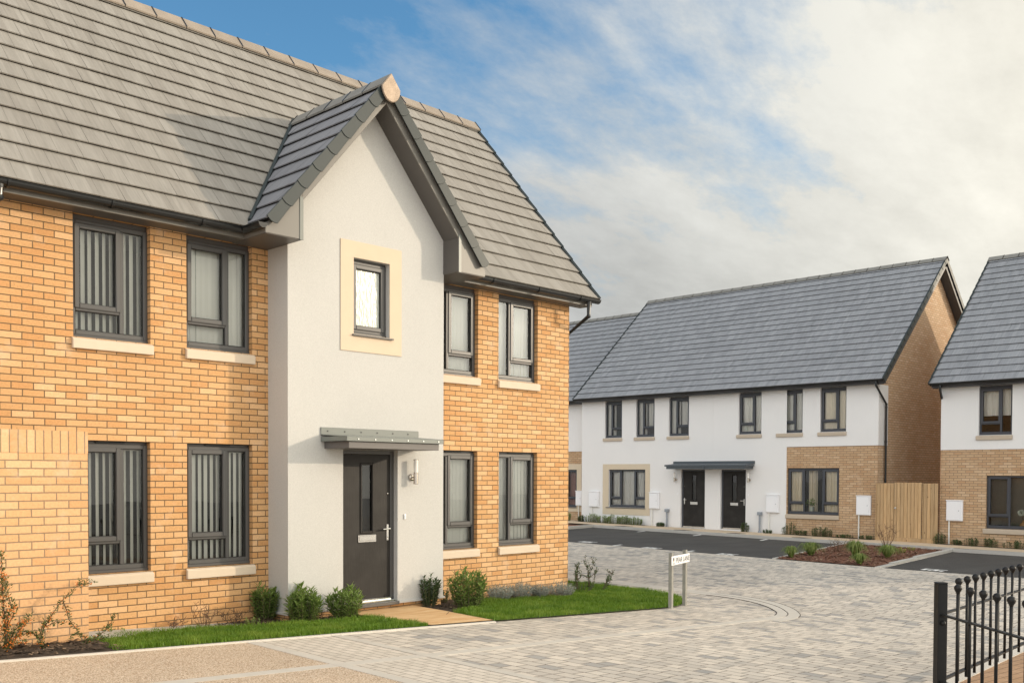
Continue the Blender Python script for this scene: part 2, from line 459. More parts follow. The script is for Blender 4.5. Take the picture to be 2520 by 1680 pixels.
M['path_b'] = plain('buff_path', (.60,.47,.33), .9, var=.12, scale=2.5, bump=.3, bscale=80)

def leaf_mat(name, a, b, c3, sc=7, rough=.5, trans=.25):
    t = NT(name); v = t.uv(kind='Object')
    n = t.noise(v, sc, 3, .7)
    c = t.ramp(n, [(.28, a), (.5, b), (.72, c3)])
    p = t.n('ShaderNodeBsdfPrincipled'); t.l(c, p.inputs['Base Color']); p.inputs['Roughness'].default_value = rough
    p.inputs['Specular IOR Level'].default_value = .35
    tl = t.n('ShaderNodeBsdfTranslucent'); t.l(c, tl.inputs['Color'])
    mx = t.n('ShaderNodeMixShader'); mx.inputs[0].default_value = trans
    t.l(p.outputs[0], mx.inputs[1]); t.l(tl.outputs[0], mx.inputs[2]); t.l(mx.outputs[0], t.out.inputs[0]); return t.mat
M['leaf'] = leaf_mat('shrub_leaf', (.085,.14,.03), (.19,.28,.065), (.36,.44,.15), 16)
M['leaf_dark'] = leaf_mat('dark_leaf', (.035,.07,.025), (.07,.115,.04), (.15,.20,.08), 20)
M['leaf_pyra'] = leaf_mat('pyracantha_leaf', (.04,.06,.015), (.085,.12,.03), (.16,.17,.06), 25)
M['leaf_lav'] = leaf_mat('lavender_leaf', (.13,.15,.13), (.30,.325,.29), (.50,.515,.46), 30, .7)
M['leaf_grass'] = leaf_mat('sedge_leaf', (.09,.14,.03), (.19,.26,.06), (.40,.42,.15), 9)
M['leaf_yellow'] = leaf_mat('yellow_leaf', (.22,.22,.04), (.38,.36,.08), (.5,.45,.12), 20)
M['leaf_dry'] = leaf_mat('dry_leaf', (.16,.09,.05), (.26,.16,.09), (.36,.24,.14), 30, .8)
M['lawn_blade'] = leaf_mat('lawn_blade', (.075,.155,.012), (.13,.235,.018), (.24,.33,.045), 2.2, .5, .3)
M['lawn_base'] = plain('lawn_base', (.055,.10,.012), .9, var=.35, scale=9, bump=.5, bscale=60)
M['twig'] = plain('twig', (.13,.075,.045), .8, var=.3, scale=30)
M['stem'] = plain('green_stem', (.12,.11,.05), .7, var=.3, scale=30)
M['berry'] = plain('orange_berry', (.72,.20,.025), .35, var=.25, scale=60)
M['bark_dark'] = plain('bark_mulch_dark', (.075,.05,.032), .95, var=.6, scale=30, bump=.6, bscale=50)
M['bark_red'] = plain('bark_mulch_red', (.19,.085,.05), .95, var=.6, scale=40, bump=.6, bscale=50)
M['pale_chip'] = plain('pale_chip', (.30,.21,.13), .9, var=.4, scale=40)

# ------------------------------------------------------------------ building pieces
def wall(mb, T, u0, u1, z0, z1, holes, depth=.10, m=0, out=None, mr=None):
    """a wall face with openings and their reveals; holes = (u0,u1,z0,z1)"""
    us = sorted({u0, u1, *[q for h in holes for q in h[:2] if u0 < q < u1]})
    zs = sorted({z0, z1, *[q for h in holes for q in h[2:] if z0 < q < z1]})
    o0 = V(T(0,0,0)); n = V(T(0,1,0))-o0
    for a, b in zip(us, us[1:]):
        for c, d in zip(zs, zs[1:]):
            cu, cz = (a+b)/2, (c+d)/2
            if any(h[0] < cu < h[1] and h[2] < cz < h[3] for h in holes): continue
            mb.face([T(a,0,c), T(b,0,c), T(b,0,d), T(a,0,d)], m, n=n)
    mr = m if mr is None else mr
    eu = V(T(1,0,0))-o0; ez = V((0,0,1))
    for h in holes:
        a, b, c, d = h
        mb.face([T(a,0,c),T(a,-depth,c),T(a,-depth,d),T(a,0,d)], mr, n=eu)
        mb.face([T(b,0,c),T(b,-depth,c),T(b,-depth,d),T(b,0,d)], mr, n=-eu)
        mb.face([T(a,0,d),T(b,0,d),T(b,-depth,d),T(a,-depth,d)], mr, n=-ez)
        mb.face([T(a,0,c),T(b,0,c),T(b,-depth,c),T(a,-depth,c)], mr, n=ez)

def window(parent, T, u0, u1, z0, z1, lights, label=None, fr='grey', setback=.07, head=.0, sill='stone', glass='glass',
           sill_over=(.022,.022), sill_h=.105, metal_sill=False, fw=.052):
    """lights: list of (kind, width share); 'c' = casement over a small fixed light, 'f' = one fixed light"""
    F = MB(); wf, wb = -setback, -setback-.07
    ztop = z1-head
    zb = z0+.035                                   # sub-cill below
    F.tbox(T, u0, u1, wb, wf+.012, z0, zb)
    if head: F.tbox(T, u0, u1, wb, wf-.015, ztop, z1)
    F.tbox(T, u0, u0+fw, wb, wf, zb, ztop); F.tbox(T, u1-fw, u1, wb, wf, zb, ztop)
    F.tbox(T, u0+fw, u1-fw, wb, wf, zb, zb+fw); F.tbox(T, u0+fw, u1-fw, wb, wf, ztop-fw, ztop)
    iu0, iu1, iz0, iz1 = u0+fw, u1-fw, zb+fw, ztop-fw
    tot = sum(q for _, q in lights); mw = .05; usable = iu1-iu0-mw*(len(lights)-1)
    x = iu0; panes = []; sash = []; zt = z0+(z1-z0)*.235
    for k, (kd, q) in enumerate(lights):
        a, b = x, x+usable*q/tot
        if k: F.tbox(T, a-mw, a, wb, wf, iz0, iz1)
        if kd == 'c':
            F.tbox(T, a, b, wb, wf, zt-.022, zt+.022)
            panes.append((a, b, iz0, zt-.022)); sash.append((a, b, zt+.022, iz1))
            panes.append((a+.04, b-.04, zt+.022+.04, iz1-.04))
        elif kd == 's':
            sash.append((a, b, iz0, iz1)); panes.append((a+.04, b-.04, iz0+.04, iz1-.04))
        else: panes.append((a, b, iz0, iz1))
        x = b+mw
    win = F.build('window', M[fr], parent, bevel=.006)
    if label: win['label'] = label
    for (a, b, c, d) in sash:
        S = MB(); o = .014; w0, w1 = wb+.01, wf+.014; s = .042
        S.tbox(T, a-o, a+s, w0, w1, c-o, d+o); S.tbox(T, b-s, b+o, w0, w1, c-o, d+o)
        S.tbox(T, a+s, b-s, w0, w1, c-o, c+s); S.tbox(T, a+s, b-s, w0, w1, d-s, d+o)
        S.build('casement', M[fr], win, bevel=.007)
    G_ = MB(); n = V(T(0,1,0))-V(T(0,0,0))
    for a, b, c, d in panes:
        G_.face([T(a,wf-.03,c),T(b,wf-.03,c),T(b,wf-.03,d),T(a,wf-.03,d)], n=n)
    G_.build('pane', M[glass], win, weld=False)
    Q = MB()                                      # rubber seal round every pane, just in front of the glass
    for a, b, c, d in panes:
        e = .008
        Q.tbox(T, a, a+e, wf-.029, wf-.018, c, d); Q.tbox(T, b-e, b, wf-.029, wf-.018, c, d)
        Q.tbox(T, a+e, b-e, wf-.029, wf-.018, c, c+e); Q.tbox(T, a+e, b-e, wf-.029, wf-.018, d-e, d)
    Q.build('seal', M['seal'], win)
    if sill:
        S = MB(); l, r = sill_over
        if metal_sill:
            S.hexa([T(u0-l,.045,z0-.03),T(u1+r,.045,z0-.03),T(u1+r,-.05,z0-.012),T(u0-l,-.05,z0-.012),
                    T(u0-l,.045,z0-.008),T(u1+r,.045,z0-.008),T(u1+r,-.05,z0-.002),T(u0-l,-.05,z0-.002)])
        else:
            zt_, zb_ = z0-.025, z0-.025-sill_h
            S.hexa([T(u0-l,.05,zb_),T(u1+r,.05,zb_),T(u1+r,.003,zb_),T(u0-l,.003,zb_),
                    T(u0-l,.05,zt_),T(u1+r,.05,zt_),T(u1+r,.003,z0-.006),T(u0-l,.003,z0-.006)])
            S.hexa([T(u0,.003,zb_),T(u1,.003,zb_),T(u1,-.10,zb_),T(u0,-.10,zb_),
                    T(u0,.003,z0-.006),T(u1,.003,z0-.006),T(u1,-.10,z0-.001),T(u0,-.10,z0-.001)])
        S.build('sill', M[sill], win, bevel=.006)
    return win

def vertical_blind(win, T, u0, u1, z0, z1, w=-.19, pitch=.08, ang=0, slat=.087, mat='blind'):
    B = MB(); k = int((u1-u0)/pitch)+2; n = V(T(0,1,0))-V(T(0,0,0))
    for i in range(k):
        c = u0+pitch*i+RND.uniform(-.003,.003); a = rad(ang+RND.uniform(-4,4))
        du, dw = math.cos(a)*slat/2, math.sin(a)*slat/2
        # gently cupped slat
        B.face([T(c-du,w-dw,z0),T(c,w+.004,z0),T(c,w+.004,z1),T(c-du,w-dw,z1)], n=n)
        B.face([T(c,w+.004,z0),T(c+du,w+dw,z0),T(c+du,w+dw,z1),T(c,w+.004,z1)], n=n)
    B.tbox(T, u0-.03, u1+.03, w-.03, w+.03, z1, z1+.04)
    return B.build('vertical_blind', M[mat], win, weld=False)

def curtain(win, T, u0, u1, z0, z1, w=-.22, mat='curtain', waves=7, amp=.03, seed=0, name='curtain'):
    B = MB(); r = random.Random(seed); k = 40; n = V(T(0,1,0))-V(T(0,0,0)); ph = r.uniform(0, 6)
    P = [(u0+(u1-u0)*i/k, w+amp*math.sin(ph+waves*2*math.pi*i/k+.6*math.sin(i*.37))) for i in range(k+1)]
    for (a, wa), (b, wb) in zip(P, P[1:]):
        B.face([T(a,wa,z0),T(b,wb,z0),T(b,wb,z1),T(a,wa,z1)], n=n)
    return B.build(name, M[mat], win, closed=False)

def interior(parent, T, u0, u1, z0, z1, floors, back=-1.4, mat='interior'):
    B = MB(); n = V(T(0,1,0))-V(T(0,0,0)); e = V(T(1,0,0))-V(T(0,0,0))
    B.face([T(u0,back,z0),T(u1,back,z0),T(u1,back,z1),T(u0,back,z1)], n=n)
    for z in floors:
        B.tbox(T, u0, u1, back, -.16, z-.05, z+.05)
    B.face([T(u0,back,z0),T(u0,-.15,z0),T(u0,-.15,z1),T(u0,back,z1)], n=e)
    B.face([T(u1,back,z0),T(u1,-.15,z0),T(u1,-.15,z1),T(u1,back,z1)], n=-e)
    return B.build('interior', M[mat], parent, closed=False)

def tile_slope(mb, T, L, lim, gauge=.33, wid=.28, lip=.037, seed=1, gap=.0014):
    """courses of flat tiles. T(u, v, n) with v up the slope, n off the slope; lim(v) -> (u0, u1)"""
    r = random.Random(seed); i = 0
    lo, hi = lim(0); lo2, hi2 = lim(L)
    up = V(T(0,0,1))-V(T(0,0,0)); dn = V(T(0,-1,0))-V(T(0,0,0))
    while i*gauge < L-.02:
        v0 = i*gauge; v1 = min(v0+gauge+.012, L)
        a0, b0 = lim(v0); a1, b1 = lim(v1)
        off = (wid/2 if i % 2 else 0)
        k0 = math.floor((min(a0,a1)-off)/wid); k1 = math.ceil((max(b0,b1)-off)/wid)
        for k in range(k0, k1):
            l, q = off+k*wid, off+(k+1)*wid
            la0, lb0 = max(l+gap, a0), min(q-gap, b0)
            la1, lb1 = max(l+gap, a1), min(q-gap, b1)
            if lb0 <= la0 and lb1 <= la1: continue
            if lb0 <= la0: la0 = lb0 = min(max(la0, a0), b0)
            if lb1 <= la1: la1 = lb1 = min(max(la1, a1), b1)
            t = lip+r.uniform(-.002,.002); h = .005
            mb.face([T(la0,v0,t),T(lb0,v0,t),T(lb1,v1,h),T(la1,v1,h)], 0, [(la0,v0+.004),(lb0,v0+.004),(lb1,min(v1,v0+gauge)-.004),(la1,min(v1,v0+gauge)-.004)], n=up)
            mb.face([T(la0,v0,t-.015),T(lb0,v0,t-.015),T(lb0,v0,t),T(la0,v0,t)], 0, [(la0,v0+.01),(lb0,v0+.01),(lb0,v0+.012),(la0,v0+.012)], n=dn)
            mb.face([T(la0,v0,t-.015),T(lb0,v0,t-.015),T(lb0,v0+.035,t-.018),T(la0,v0+.035,t-.018)], 1, [(0,0)]*4, n=-up)
        # shade painted near-black: cavity under the lip and bed below the tiles
        mb.face([T(a0,v0+.03,-.01),T(b0,v0+.03,-.01),T(b0,v0+.03,lip-.012),T(a0,v0+.03,lip-.012)], 1, [(0,0)]*4, n=dn)
        mb.face([T(a0,v0,.001),T(b0,v0,.001),T(b1,v1,.001),T(a1,v1,.001)], 1, [(0,0)]*4, n=up)
        i += 1

def ridge_line(parent, P0, P1, wid, drop, mat, name='ridge', piece=.46, side=None, joint='black'):
    """angled ridge tiles with dark unions, from P0 to P1"""
    P0, P1 = V(P0), V(P1); d = (P1-P0); L = d.length; d.normalize(); s = V((-d.y, d.x, 0)).normalized() if side is None else V(side)
    R_ = MB(); k = max(1, round(L/piece)); st = L/k; z = V((0,0,1))
    for i in range(k):
        a = P0+d*(i*st+.006); b = P0+d*((i+1)*st-.006)
        j = RND.uniform(-.004,.004)
        for o, m, e, lift in ((a, 0, b-a, j), (b-d*.004, 1, d*.02, .008)):
            q = lambda w, h: o+s*w+z*(h+lift)
            poly = [q(-wid,-drop), q(0,.0), q(wid,-drop), q(wid*.93,-drop-.02), q(0,-.03), q(-wid*.93,-drop-.02)]
            R_.prism(poly, e, m)
    return R_.build(name, [mat, M[joint]], parent)

def half_gutter(parent, pts, r=.062, mat='black', brackets=.95, hang=None):
    Gt = MB(); k = 8
    for A, B in zip(pts, pts[1:]):
        A, B = V(A), V(B); d = (B-A).normalized(); s = V((-d.y, d.x, 0)); z = V((0,0,1))
        def ring(P, rr): return [P+s*rr*math.cos(math.pi+math.pi*i/k)+z*rr*math.sin(math.pi+math.pi*i/k) for i in range(k+1)]
        a, b, a2, b2 = ring(A, r), ring(B, r), ring(A, r-.004), ring(B, r-.004)
        for i in range(k):
            Gt.face([a[i], a[i+1], b[i+1], b[i]]); Gt.face([a2[i], b2[i], b2[i+1], a2[i+1]])
        for e in (0, k):
            Gt.face([a[e], b[e], b2[e], a2[e]])
            Gt.tube([a[e], b[e]], .006, 6)
        Gt.face(a); Gt.face(b)
        L = (B-A).length; n = max(1, int(L/brackets)) if brackets else 0
        for i in range(n):
            P = A+d*(L*(i+.5)/n)
            rg = [P+s*(r+.006)*math.cos(math.pi+math.pi*j/k)+z*(r+.006)*math.sin(math.pi+math.pi*j/k) for j in range(k+1)]
            for j in range(k):
                Gt.prism([rg[j]-d*.014, rg[j+1]-d*.014, rg[j+1]+(rg[j+1]-P)*.08-d*.014, rg[j]+(rg[j]-P)*.08-d*.014], d*.028)
    return Gt.build('gutter', M[mat], parent, closed=False)

def downpipe(parent, pts, r=.034, mat='black', clips=()):
    D = MB(); D.tube(pts, r, 10)
    for i in range(1, len(pts)-1):
        D.ball(pts[i], r*1.12, 8)
    a, b = V(pts[0]), V(pts[1]); D.tube([a, a+(b-a)*min(1, .06/(b-a).length)], r*1.25, 10)
    for z in clips:
        x, y, _ = pts[-1]; D.lathe((x, y, z), [(r*1.02, 0), (r*1.25, .003), (r*1.25, .037), (r*1.02, .04)], 10)
    return D.build('downpipe', M[mat], parent)

def canopy(parent, T, u0, u1, z, mats, depth=.53, seam=None, screws=True):
    """flat metal door canopy: upstand on the wall, sloping sheet, front lip and a boxed fascia"""
    C_ = MB(); ov = .055
    C_.tbox(T, u0-.06, u1+.075, .002, .018, z+.175, z+.275)                                         # upstand
    C_.hexa([T(u0-ov,.002,z+.175),T(u1+ov,.002,z+.175),T(u1+ov,depth+.03,z+.135),T(u0-ov,depth+.03,z+.135),
             T(u0-ov,.002,z+.187),T(u1+ov,.002,z+.187),T(u1+ov,depth+.03,z+.147),T(u0-ov,depth+.03,z+.147)])
    C_.tbox(T, u0-ov, u1+ov, depth+.024, depth+.036, z+.088, z+.140)                                 # front lip
    C_.tbox(T, u0-ov, u0-ov+.012, .002, depth+.03, z+.09, z+.150); C_.tbox(T, u1+ov-.012, u1+ov, .002, depth+.03, z+.09, z+.150)
    cp = C_.build('door_canopy', M[mats[0]], parent, bevel=.003)
    F = MB()
    F.tbox(T, u0, u1, .002, depth, z, z+.088)
    if seam is not None: F.tbox(T, seam-.02, seam+.02, .01, depth+.042, z-.008, z+.15)
    F.build('fascia', M[mats[1]], cp, bevel=.003)
    if screws:
        n = V(T(0,1,0))-V(T(0,0,0)); k = 6
        for i in range(k):
            u = u0+.10+(u1-u0-.16)*i/(k-1)
            for (uu, w, zz) in ((u-.06, .018, z+.228), (u+.02, depth+.036, z+.115)):
                S = MB(); c = V(T(uu, w, zz)); S.tube([c, c+n*.006], .0095, 8); S.build('screw', M['black' if w < .1 else 'chrome'], cp)
    return cp

def front_door(parent, T, u0, u1, z0, z1, rec, hinge='l', fr='grey', ext_frame_l=True):
    """u0..u1 opening, rec = recess depth; leaf with tall narrow light, letterbox and lever handle"""
    D = MB(); f = .062
    D.tbox(T, u0, u0+f, -rec-.06, -rec+.012, z0, z1); D.tbox(T, u1-f, u1, -rec-.06, -rec+.012, z0, z1)
    D.tbox(T, u0+f, u1-f, -rec-.06, -rec+.012, z1-.055, z1)
    fr_ = D
    L = MB(); a, b, c, d = u0+f, u1-f, z0+.055, z1-.055
    cu = (a+b)/2; gl = (cu-.085, cu+.085, c+(d-c)*.47, c+(d-c)*.925)
    n = V(T(0,1,0))-V(T(0,0,0))
    wall(L, lambda u, w, z: T(u, w-rec, z), a+.003, b-.003, c, d-.003, [gl], .03)
    door = L.build('front_door', M['door'], parent, closed=False)
    fr_.build('door_frame', M[fr], door, bevel=.005)
    Mo = MB(); e = .028; g0, g1, g2, g3 = gl
    for q in ((g0-e,g0,g2-e,g3+e),(g1,g1+e,g2-e,g3+e),(g0,g1,g2-e,g2),(g0,g1,g3,g3+e)):
        Mo.tbox(T, q[0], q[1], -rec-.004, -rec+.014, q[2], q[3])
    Mo.build('glazing_bead', M['door'], door, bevel=.006)
    P = MB(); P.face([T(g0,-rec-.02,g2),T(g1,-rec-.02,g2),T(g1,-rec-.02,g3),T(g0,-rec-.02,g3)], n=n); P.build('pane', M['glass'], door, weld=False)
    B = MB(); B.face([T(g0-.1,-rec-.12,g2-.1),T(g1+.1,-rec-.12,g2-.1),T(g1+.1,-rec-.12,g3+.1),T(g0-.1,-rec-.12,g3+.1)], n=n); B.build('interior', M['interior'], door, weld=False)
    X = MB(); zl = g2-.10
    X.tbox(T, cu-.15, cu+.15, -rec, -rec+.012, zl-.05, zl+.05); X.tbox(T, cu-.135, cu+.135, -rec+.012, -rec+.02, zl-.028, zl+.036)
    X.build('letterbox', M['chrome'], door, bevel=.003)
    H = MB(); hu = (b-.045) if hinge == 'l' else (a+.045); sg = -1 if hinge == 'l' else 1; zh = c+(d-c)*.455
    H.tbox(T, hu-.017, hu+.017, -rec, -rec+.01, zh-.11, zh+.11)
    p0, p1, p2 = V(T(hu,-rec+.01,zh+.05)), V(T(hu,-rec+.055,zh+.05)), V(T(hu+sg*.115,-rec+.058,zh+.045))
    H.tube([p0, p1], .012, 8); H.tube([p1, p2], .011, 8); H.ball(p1, .014, 8)
    H.ball(T(hu,-rec+.012,zh-.06), .011, 8)
    H.build('door_handle', M['chrome'], door, bevel=.002)
    S = MB(); S.ball(T(hu, -rec+.003, zh+.53), .011, 8); S.build('spy_hole', M['chrome'], door)
    K = MB(); K.tbox(T, u0+f, u1-f, -rec-.05, -rec+.03, z0+.022, z0+.053); K.tbox(T, u0+.03, u1-.03, -rec+.03, -rec+.09, z0+.004, z0+.026)
    K.build('threshold', M['chrome'], door, bevel=.004)
    return door

def wall_lamp(T, u, z, label):
    o = T(u, 0, z)
    t = thing('wall_lamp', label, 'wall lamp', o, 'cylinder wall lamps beside the front doors')
    n = V(T(0,1,0))-V(T(0,0,0)); c = V(T(u, .10, z))
    B = MB(); B.tube([V(o)+n*.002, V(o)+n*.022, V(o)+n*.034], [.05,.05,.03], 16); B.tube([V(o)+n*.02, c], .015, 10)
    B.build('bracket', M['steel'], t, smooth=False)
    D = MB(); D.lathe(c+V((0,0,-.095)), [(.030,0),(.033,.004),(.033,.165)], 18); D.lathe(c+V((0,0,.232)), [(.034,0),(.034,.014),(.030,.017)], 18)
    D.build('body', M['steel'], t, smooth=False)
    S = MB(); S.lathe(c+V((0,0,.068)), [(.031,0),(.031,.166)], 18); S.build('lamp_shade', M['lamp_white'], t)
    return t

def meter_box(T, u0, u1, z0, z1, zg, label, pipe_u):
    o = T((u0+u1)/2, 0, z0)
    t = thing('meter_box', label, 'meter box', o, 'white meter boxes on the white houses')
    B = MB(); B.tbox(T, u0, u1, .002, .075, z0, z1); B.build('casing', M['white_plastic'], t, bevel=.008)
    D = MB(); D.tbox(T, u0+.018, u1-.05, .077, .090, z0+.02, z1-.045); D.tbox(T, u0-.006, u1+.006, .002, .098, z1-.012, z1+.012)
    D.build('door', M['white_plastic'], t, bevel=.004)
    L = MB(); L.tube([V(T(u1-.10,.09,(z0+z1)/2)), V(T(u1-.10,.096,(z0+z1)/2))], .012, 8); L.build('lock', M['grey_pipe'], t)
    P = MB(); P.tube([T(pipe_u,.045,z0+.01), T(pipe_u,.045,zg-.05)], .021, 10)
    P.lathe(T(pipe_u,.045,(z0+zg)/2), [(.022,0),(.028,.003),(.028,.03),(.022,.033)], 10)
    P.build('pipe', M['white_pipe'], t)
    return t

def verge_caps(parent, T, L, gauge, ue, sg, mat, hang=.11, top=.055, name='verge_cap', start=0.0):
    Vc = MB(); i = 0
    while i*gauge < L-.06:
        v0 = i*gauge-(.012 if i else .0); v1 = min((i+1)*gauge+.02, L)
        o0, o1 = .014, .004                       # lower end stands proud of the next cap
        a, b = ue+sg*o0, ue+sg*o1
        t = .012*sg
        ring = [(v0+.035,-hang), (v0+.008,-hang*.62), (v0-.006,-hang*.2), (v0-.004,.02), (v0,.056), (v1,.044), (v1,-hang+.01)]
        pf = [T(a+(b-a)*(v-v0)/(v1-v0), v, n) for v, n in ring]; pb = [T(a+(b-a)*(v-v0)/(v1-v0)-t, v, n) for v, n in ring]
        Vc.face(pf); Vc.face(pb[::-1])
        for j in range(7):
            j2 = (j+1) % 7; Vc.face([pf[j], pf[j2], pb[j2], pb[j]])
        Vc.hexa([T(a-sg*top,v0,.046),T(a-t,v0,.046),T(b-t,v1,.034),T(b-sg*top,v1,.034),
                 T(a-sg*top,v0,.046),T(a-t,v0,.046),T(b-t,v1,.034),T(b-sg*top,v1,.034)])
        i += 1
    return Vc.build(name, M[mat], parent, bevel=.004)

def roof_T(axis, e0, z0, pitch, sgn):
    """slope rising along sgn*axis from the eave at e0"""
    c, s = math.cos(pitch), math.sin(pitch)
    if axis == 'y': return lambda u, v, n: (u, e0+sgn*(v*c-n*s), z0+v*s+n*c)
    return lambda u, v, n: (e0+sgn*(v*c-n*s), u, z0+v*s+n*c)

# ================================================================== THE BRICK HOUSE
TA = lambda u, w, z: (u, -w, z)
A = thing('brick_house', 'buff brick house with a cream rendered bay, steep gable and black front door', 'house', (8.08, 0, .15))
X0, X1, DEP = -1.2, 12.61, 5.32
up = [(4.355,5.235,3.50,4.86),(5.683,6.562,3.50,4.86),(9.60,10.482,3.50,4.86),(10.925,11.83,3.50,4.86),(1.3,2.18,3.50,4.86)]
lo = [(4.345,5.226,.87,2.366),(5.682,6.562,.87,2.366),(9.59,10.474,.87,2.366),(10.94,11.83,.87,2.366)]
w_ = MB()
wall(w_, TA, X0, X1, -.4, 4.86, up+lo, .16)
PA = rad(49.84); ZE, YE = 4.95, -.40
RZ = ZE+(2.66-YE)*math.tan(PA)
gz = lambda y: ZE-.06+(y-YE)*math.tan(PA)
w_.face([(X1,0,-.4),(X1,DEP,-.4),(X1,DEP,4.86),(X1,2.66,RZ-.12),(X1,0,4.86)], n=(1,0,0))
w_.face([(X0,0,-.4),(X0,DEP,-.4),(X0,DEP,4.86),(X0,2.66,RZ-.12),(X0,0,4.86)], n=(-1,0,0))
w_.face([(X0,DEP,-.4),(X1,DEP,-.4),(X1,DEP,4.86),(X0,DEP,4.86)], n=(0,1,0))
w_.build('wall', M['brick'], A, closed=False)
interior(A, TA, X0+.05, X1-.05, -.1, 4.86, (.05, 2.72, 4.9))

# --- the bay
BX0, BX1, BY, BC = 6.79, 9.37, .452, 8.08
TB = lambda u, w, z: (u, -BY-w, z)
dr = (7.625, 8.535, .27, 2.325); sw = (7.786, 8.385, 3.845, 4.84)
b_ = MB()
wall(b_, TB, BX0, BX1, .26, 4.86, [dr, sw], .12)
b_.face([TB(BX0,0,4.86),TB(BX1,0,4.86),TB(BX1,0,5.40),TB(BC,0,6.93),TB(BX0,0,5.40)], n=(0,-1,0))
for x, n in ((BX0,-1),(BX1,1)):
    b_.face([(x,-BY,.26),(x,0,.26),(x,0,5.4),(x,-BY,5.4)], n=(n,0,0))
bay = b_.build('bay_wall', M['render'], A, closed=False)
bd = MB()
bd.box((BX0-.02,-BY-.02,.235),(dr[0],-BY+.05,.262)); bd.box((BX0-.02,-BY+.05,.235),(BX0+.01,-.003,.262)); bd.build('render_stop', M['render'], A)
bd = MB(); bd.box((dr[1],-BY-.02,.235),(BX1+.02,-BY+.05,.262)); bd.box((BX1-.01,-BY+.05,.235),(BX1+.02,-.003,.262)); bd.build('render_stop', M['render'], A)
pl = MB(); pl.box((BX0+.02,-BY+.025,-.4),(BX1-.02,-.003,.235)); pl.build('plinth', M['brick'], A)
st = MB(); st.box((dr[0]+.002,-BY-.055,.225),(dr[1]-.002,-BY+.10,.272)); st.build('door_step', M['soffit'], A, bevel=.008)

for k, (a, b, c, d) in enumerate(up[:4]):
    lt = [('c',.68),('f',.32)] if k < 2 else [('f',.32),('c',.68)]
    wn = window(A, TA, a, b, c, d, lt, head=.06)
    vertical_blind(wn, TA, a+.02, b-.02, c+.05, d-.10, ang=(-41, -8, -4, -6)[k])
for k, (a, b, c, d) in enumerate(lo):
    lt = [('c',.68),('f',.32)] if k < 2 else [('f',.32),('c',.68)]
    wn = window(A, TA, a, b, c, d, lt, head=.035)
    vertical_blind(wn, TA, a+.02, b-.02, c+.05, d-.10, ang=(-48, -34, -6, -8)[k])
    tv = MB(); tv.tbox(TA, (a+b)/2-.17, (a+b)/2+.17, -.083, -.062, d-.026, d-.008); tv.build('trickle_vent', M['black'], wn, bevel=.004)
sw_o = window(A, TB, *sw, [('s',1)], head=.03, sill='grey', metal_sill=True, glass='frosted', sill_over=(.03,.05), fw=.05)
sr = MB(); a, b, c, d = sw
for q in ((7.580,a,3.615,5.052),(b,8.590,3.615,5.052),(a,b,3.615,c),(a,b,d,5.052)):
    sr.tbox(TB, q[0], q[1], .001, .013, q[2], q[3])
sr.build('surround', M['surround'], sw_o)
front_door(A, TB, *dr, .092, hinge='l')
canopy(A, TB, 7.33, 8.82, 2.327, ('canopy','canopy_fascia'))
bl = MB(); bl.tbox(TB, 8.642, 8.672, .002, .018, 1.385, 1.455); bl.tbox(TB, 8.650, 8.664, .018, .024, 1.405, 1.43); bl.build('doorbell', M['white_plastic'], A, bevel=.003)

# --- main roof
TM = roof_T('y', YE, ZE, PA, 1); LM = (2.66-YE)/math.cos(PA)
TMb = roof_T('y', 2*2.66-YE, ZE, PA, -1)
rf = MB(); tile_slope(rf, TM, LM, lambda v: (X0, 12.90), .3265, seed=3)
tile_slope(rf, TMb, LM, lambda v: (X0, 12.90), .3265, seed=4)
for T_ in (TM, TMb):
    rf.hexa([T_(X0,.02,-.05),T_(12.85,.02,-.05),T_(12.85,LM,-.05),T_(X0,LM,-.05),T_(X0,.02,-.001),T_(12.85,.02,-.001),T_(12.85,LM,-.001),T_(X0,LM,-.001)], 1)
roofA = rf.build('roof', [M['tile'], M['tile_gap']], A)
ridge_line(roofA, (X0,2.66,RZ+.10), (12.92,2.66,RZ+.10), .155, .178, M['ridge'], 'ridge')
verge_caps(roofA, TM, LM, .3265, 12.905, 1, 'verge', hang=.075)
verge_caps(roofA, TMb, LM, .3265, 12.905, 1, 'verge', hang=.075)
bg = MB()                                              # gable barge board, soffit and boxed end
for T_ in (TM, TMb):
    bg.hexa([T_(12.845,.10,-.20),T_(12.865,.10,-.20),T_(12.865,LM,-.20),T_(12.845,LM,-.20),T_(12.845,.10,-.06),T_(12.865,.10,-.06),T_(12.865,LM,-.06),T_(12.845,LM,-.06)])
    bg.hexa([T_(12.612,.02,-.20),T_(12.845,.02,-.20),T_(12.845,LM,-.20),T_(12.612,LM,-.20),T_(12.612,.02,-.18),T_(12.845,.02,-.18),T_(12.845,LM,-.18),T_(12.612,LM,-.18)])
bg.build('barge_board', M['fascia'], roofA)
sf = MB()
for a, b in ((X0, 6.30), (9.86, 12.86)):
    sf.box((a,-.27,4.852),(b,-.002,4.868))
sf.build('soffit', M['soffit'], roofA)
fc = MB()
for a, b in ((X0, 6.30), (9.86, 12.862)):
    fc.box((a,-.288,4.848),(b,-.268,4.99))
fc.box((12.845,-.268,4.848),(12.862,-.02,5.02))
fc.build('fascia', M['fascia'], roofA, bevel=.003)
half_gutter(A, [(X0,-.356,4.95),(6.22,-.356,4.95)])
half_gutter(A, [(9.92,-.356,4.95),(12.95,-.356,4.95)])
half_gutter(A, [(6.235,-.36,4.95),(6.235,-.80,4.95)], brackets=0)
downpipe(A, [(12.70,-.352,4.93),(12.70,-.352,4.66),(12.665,.12,4.37),(12.665,.12,-.1)], clips=(3.4,1.6))
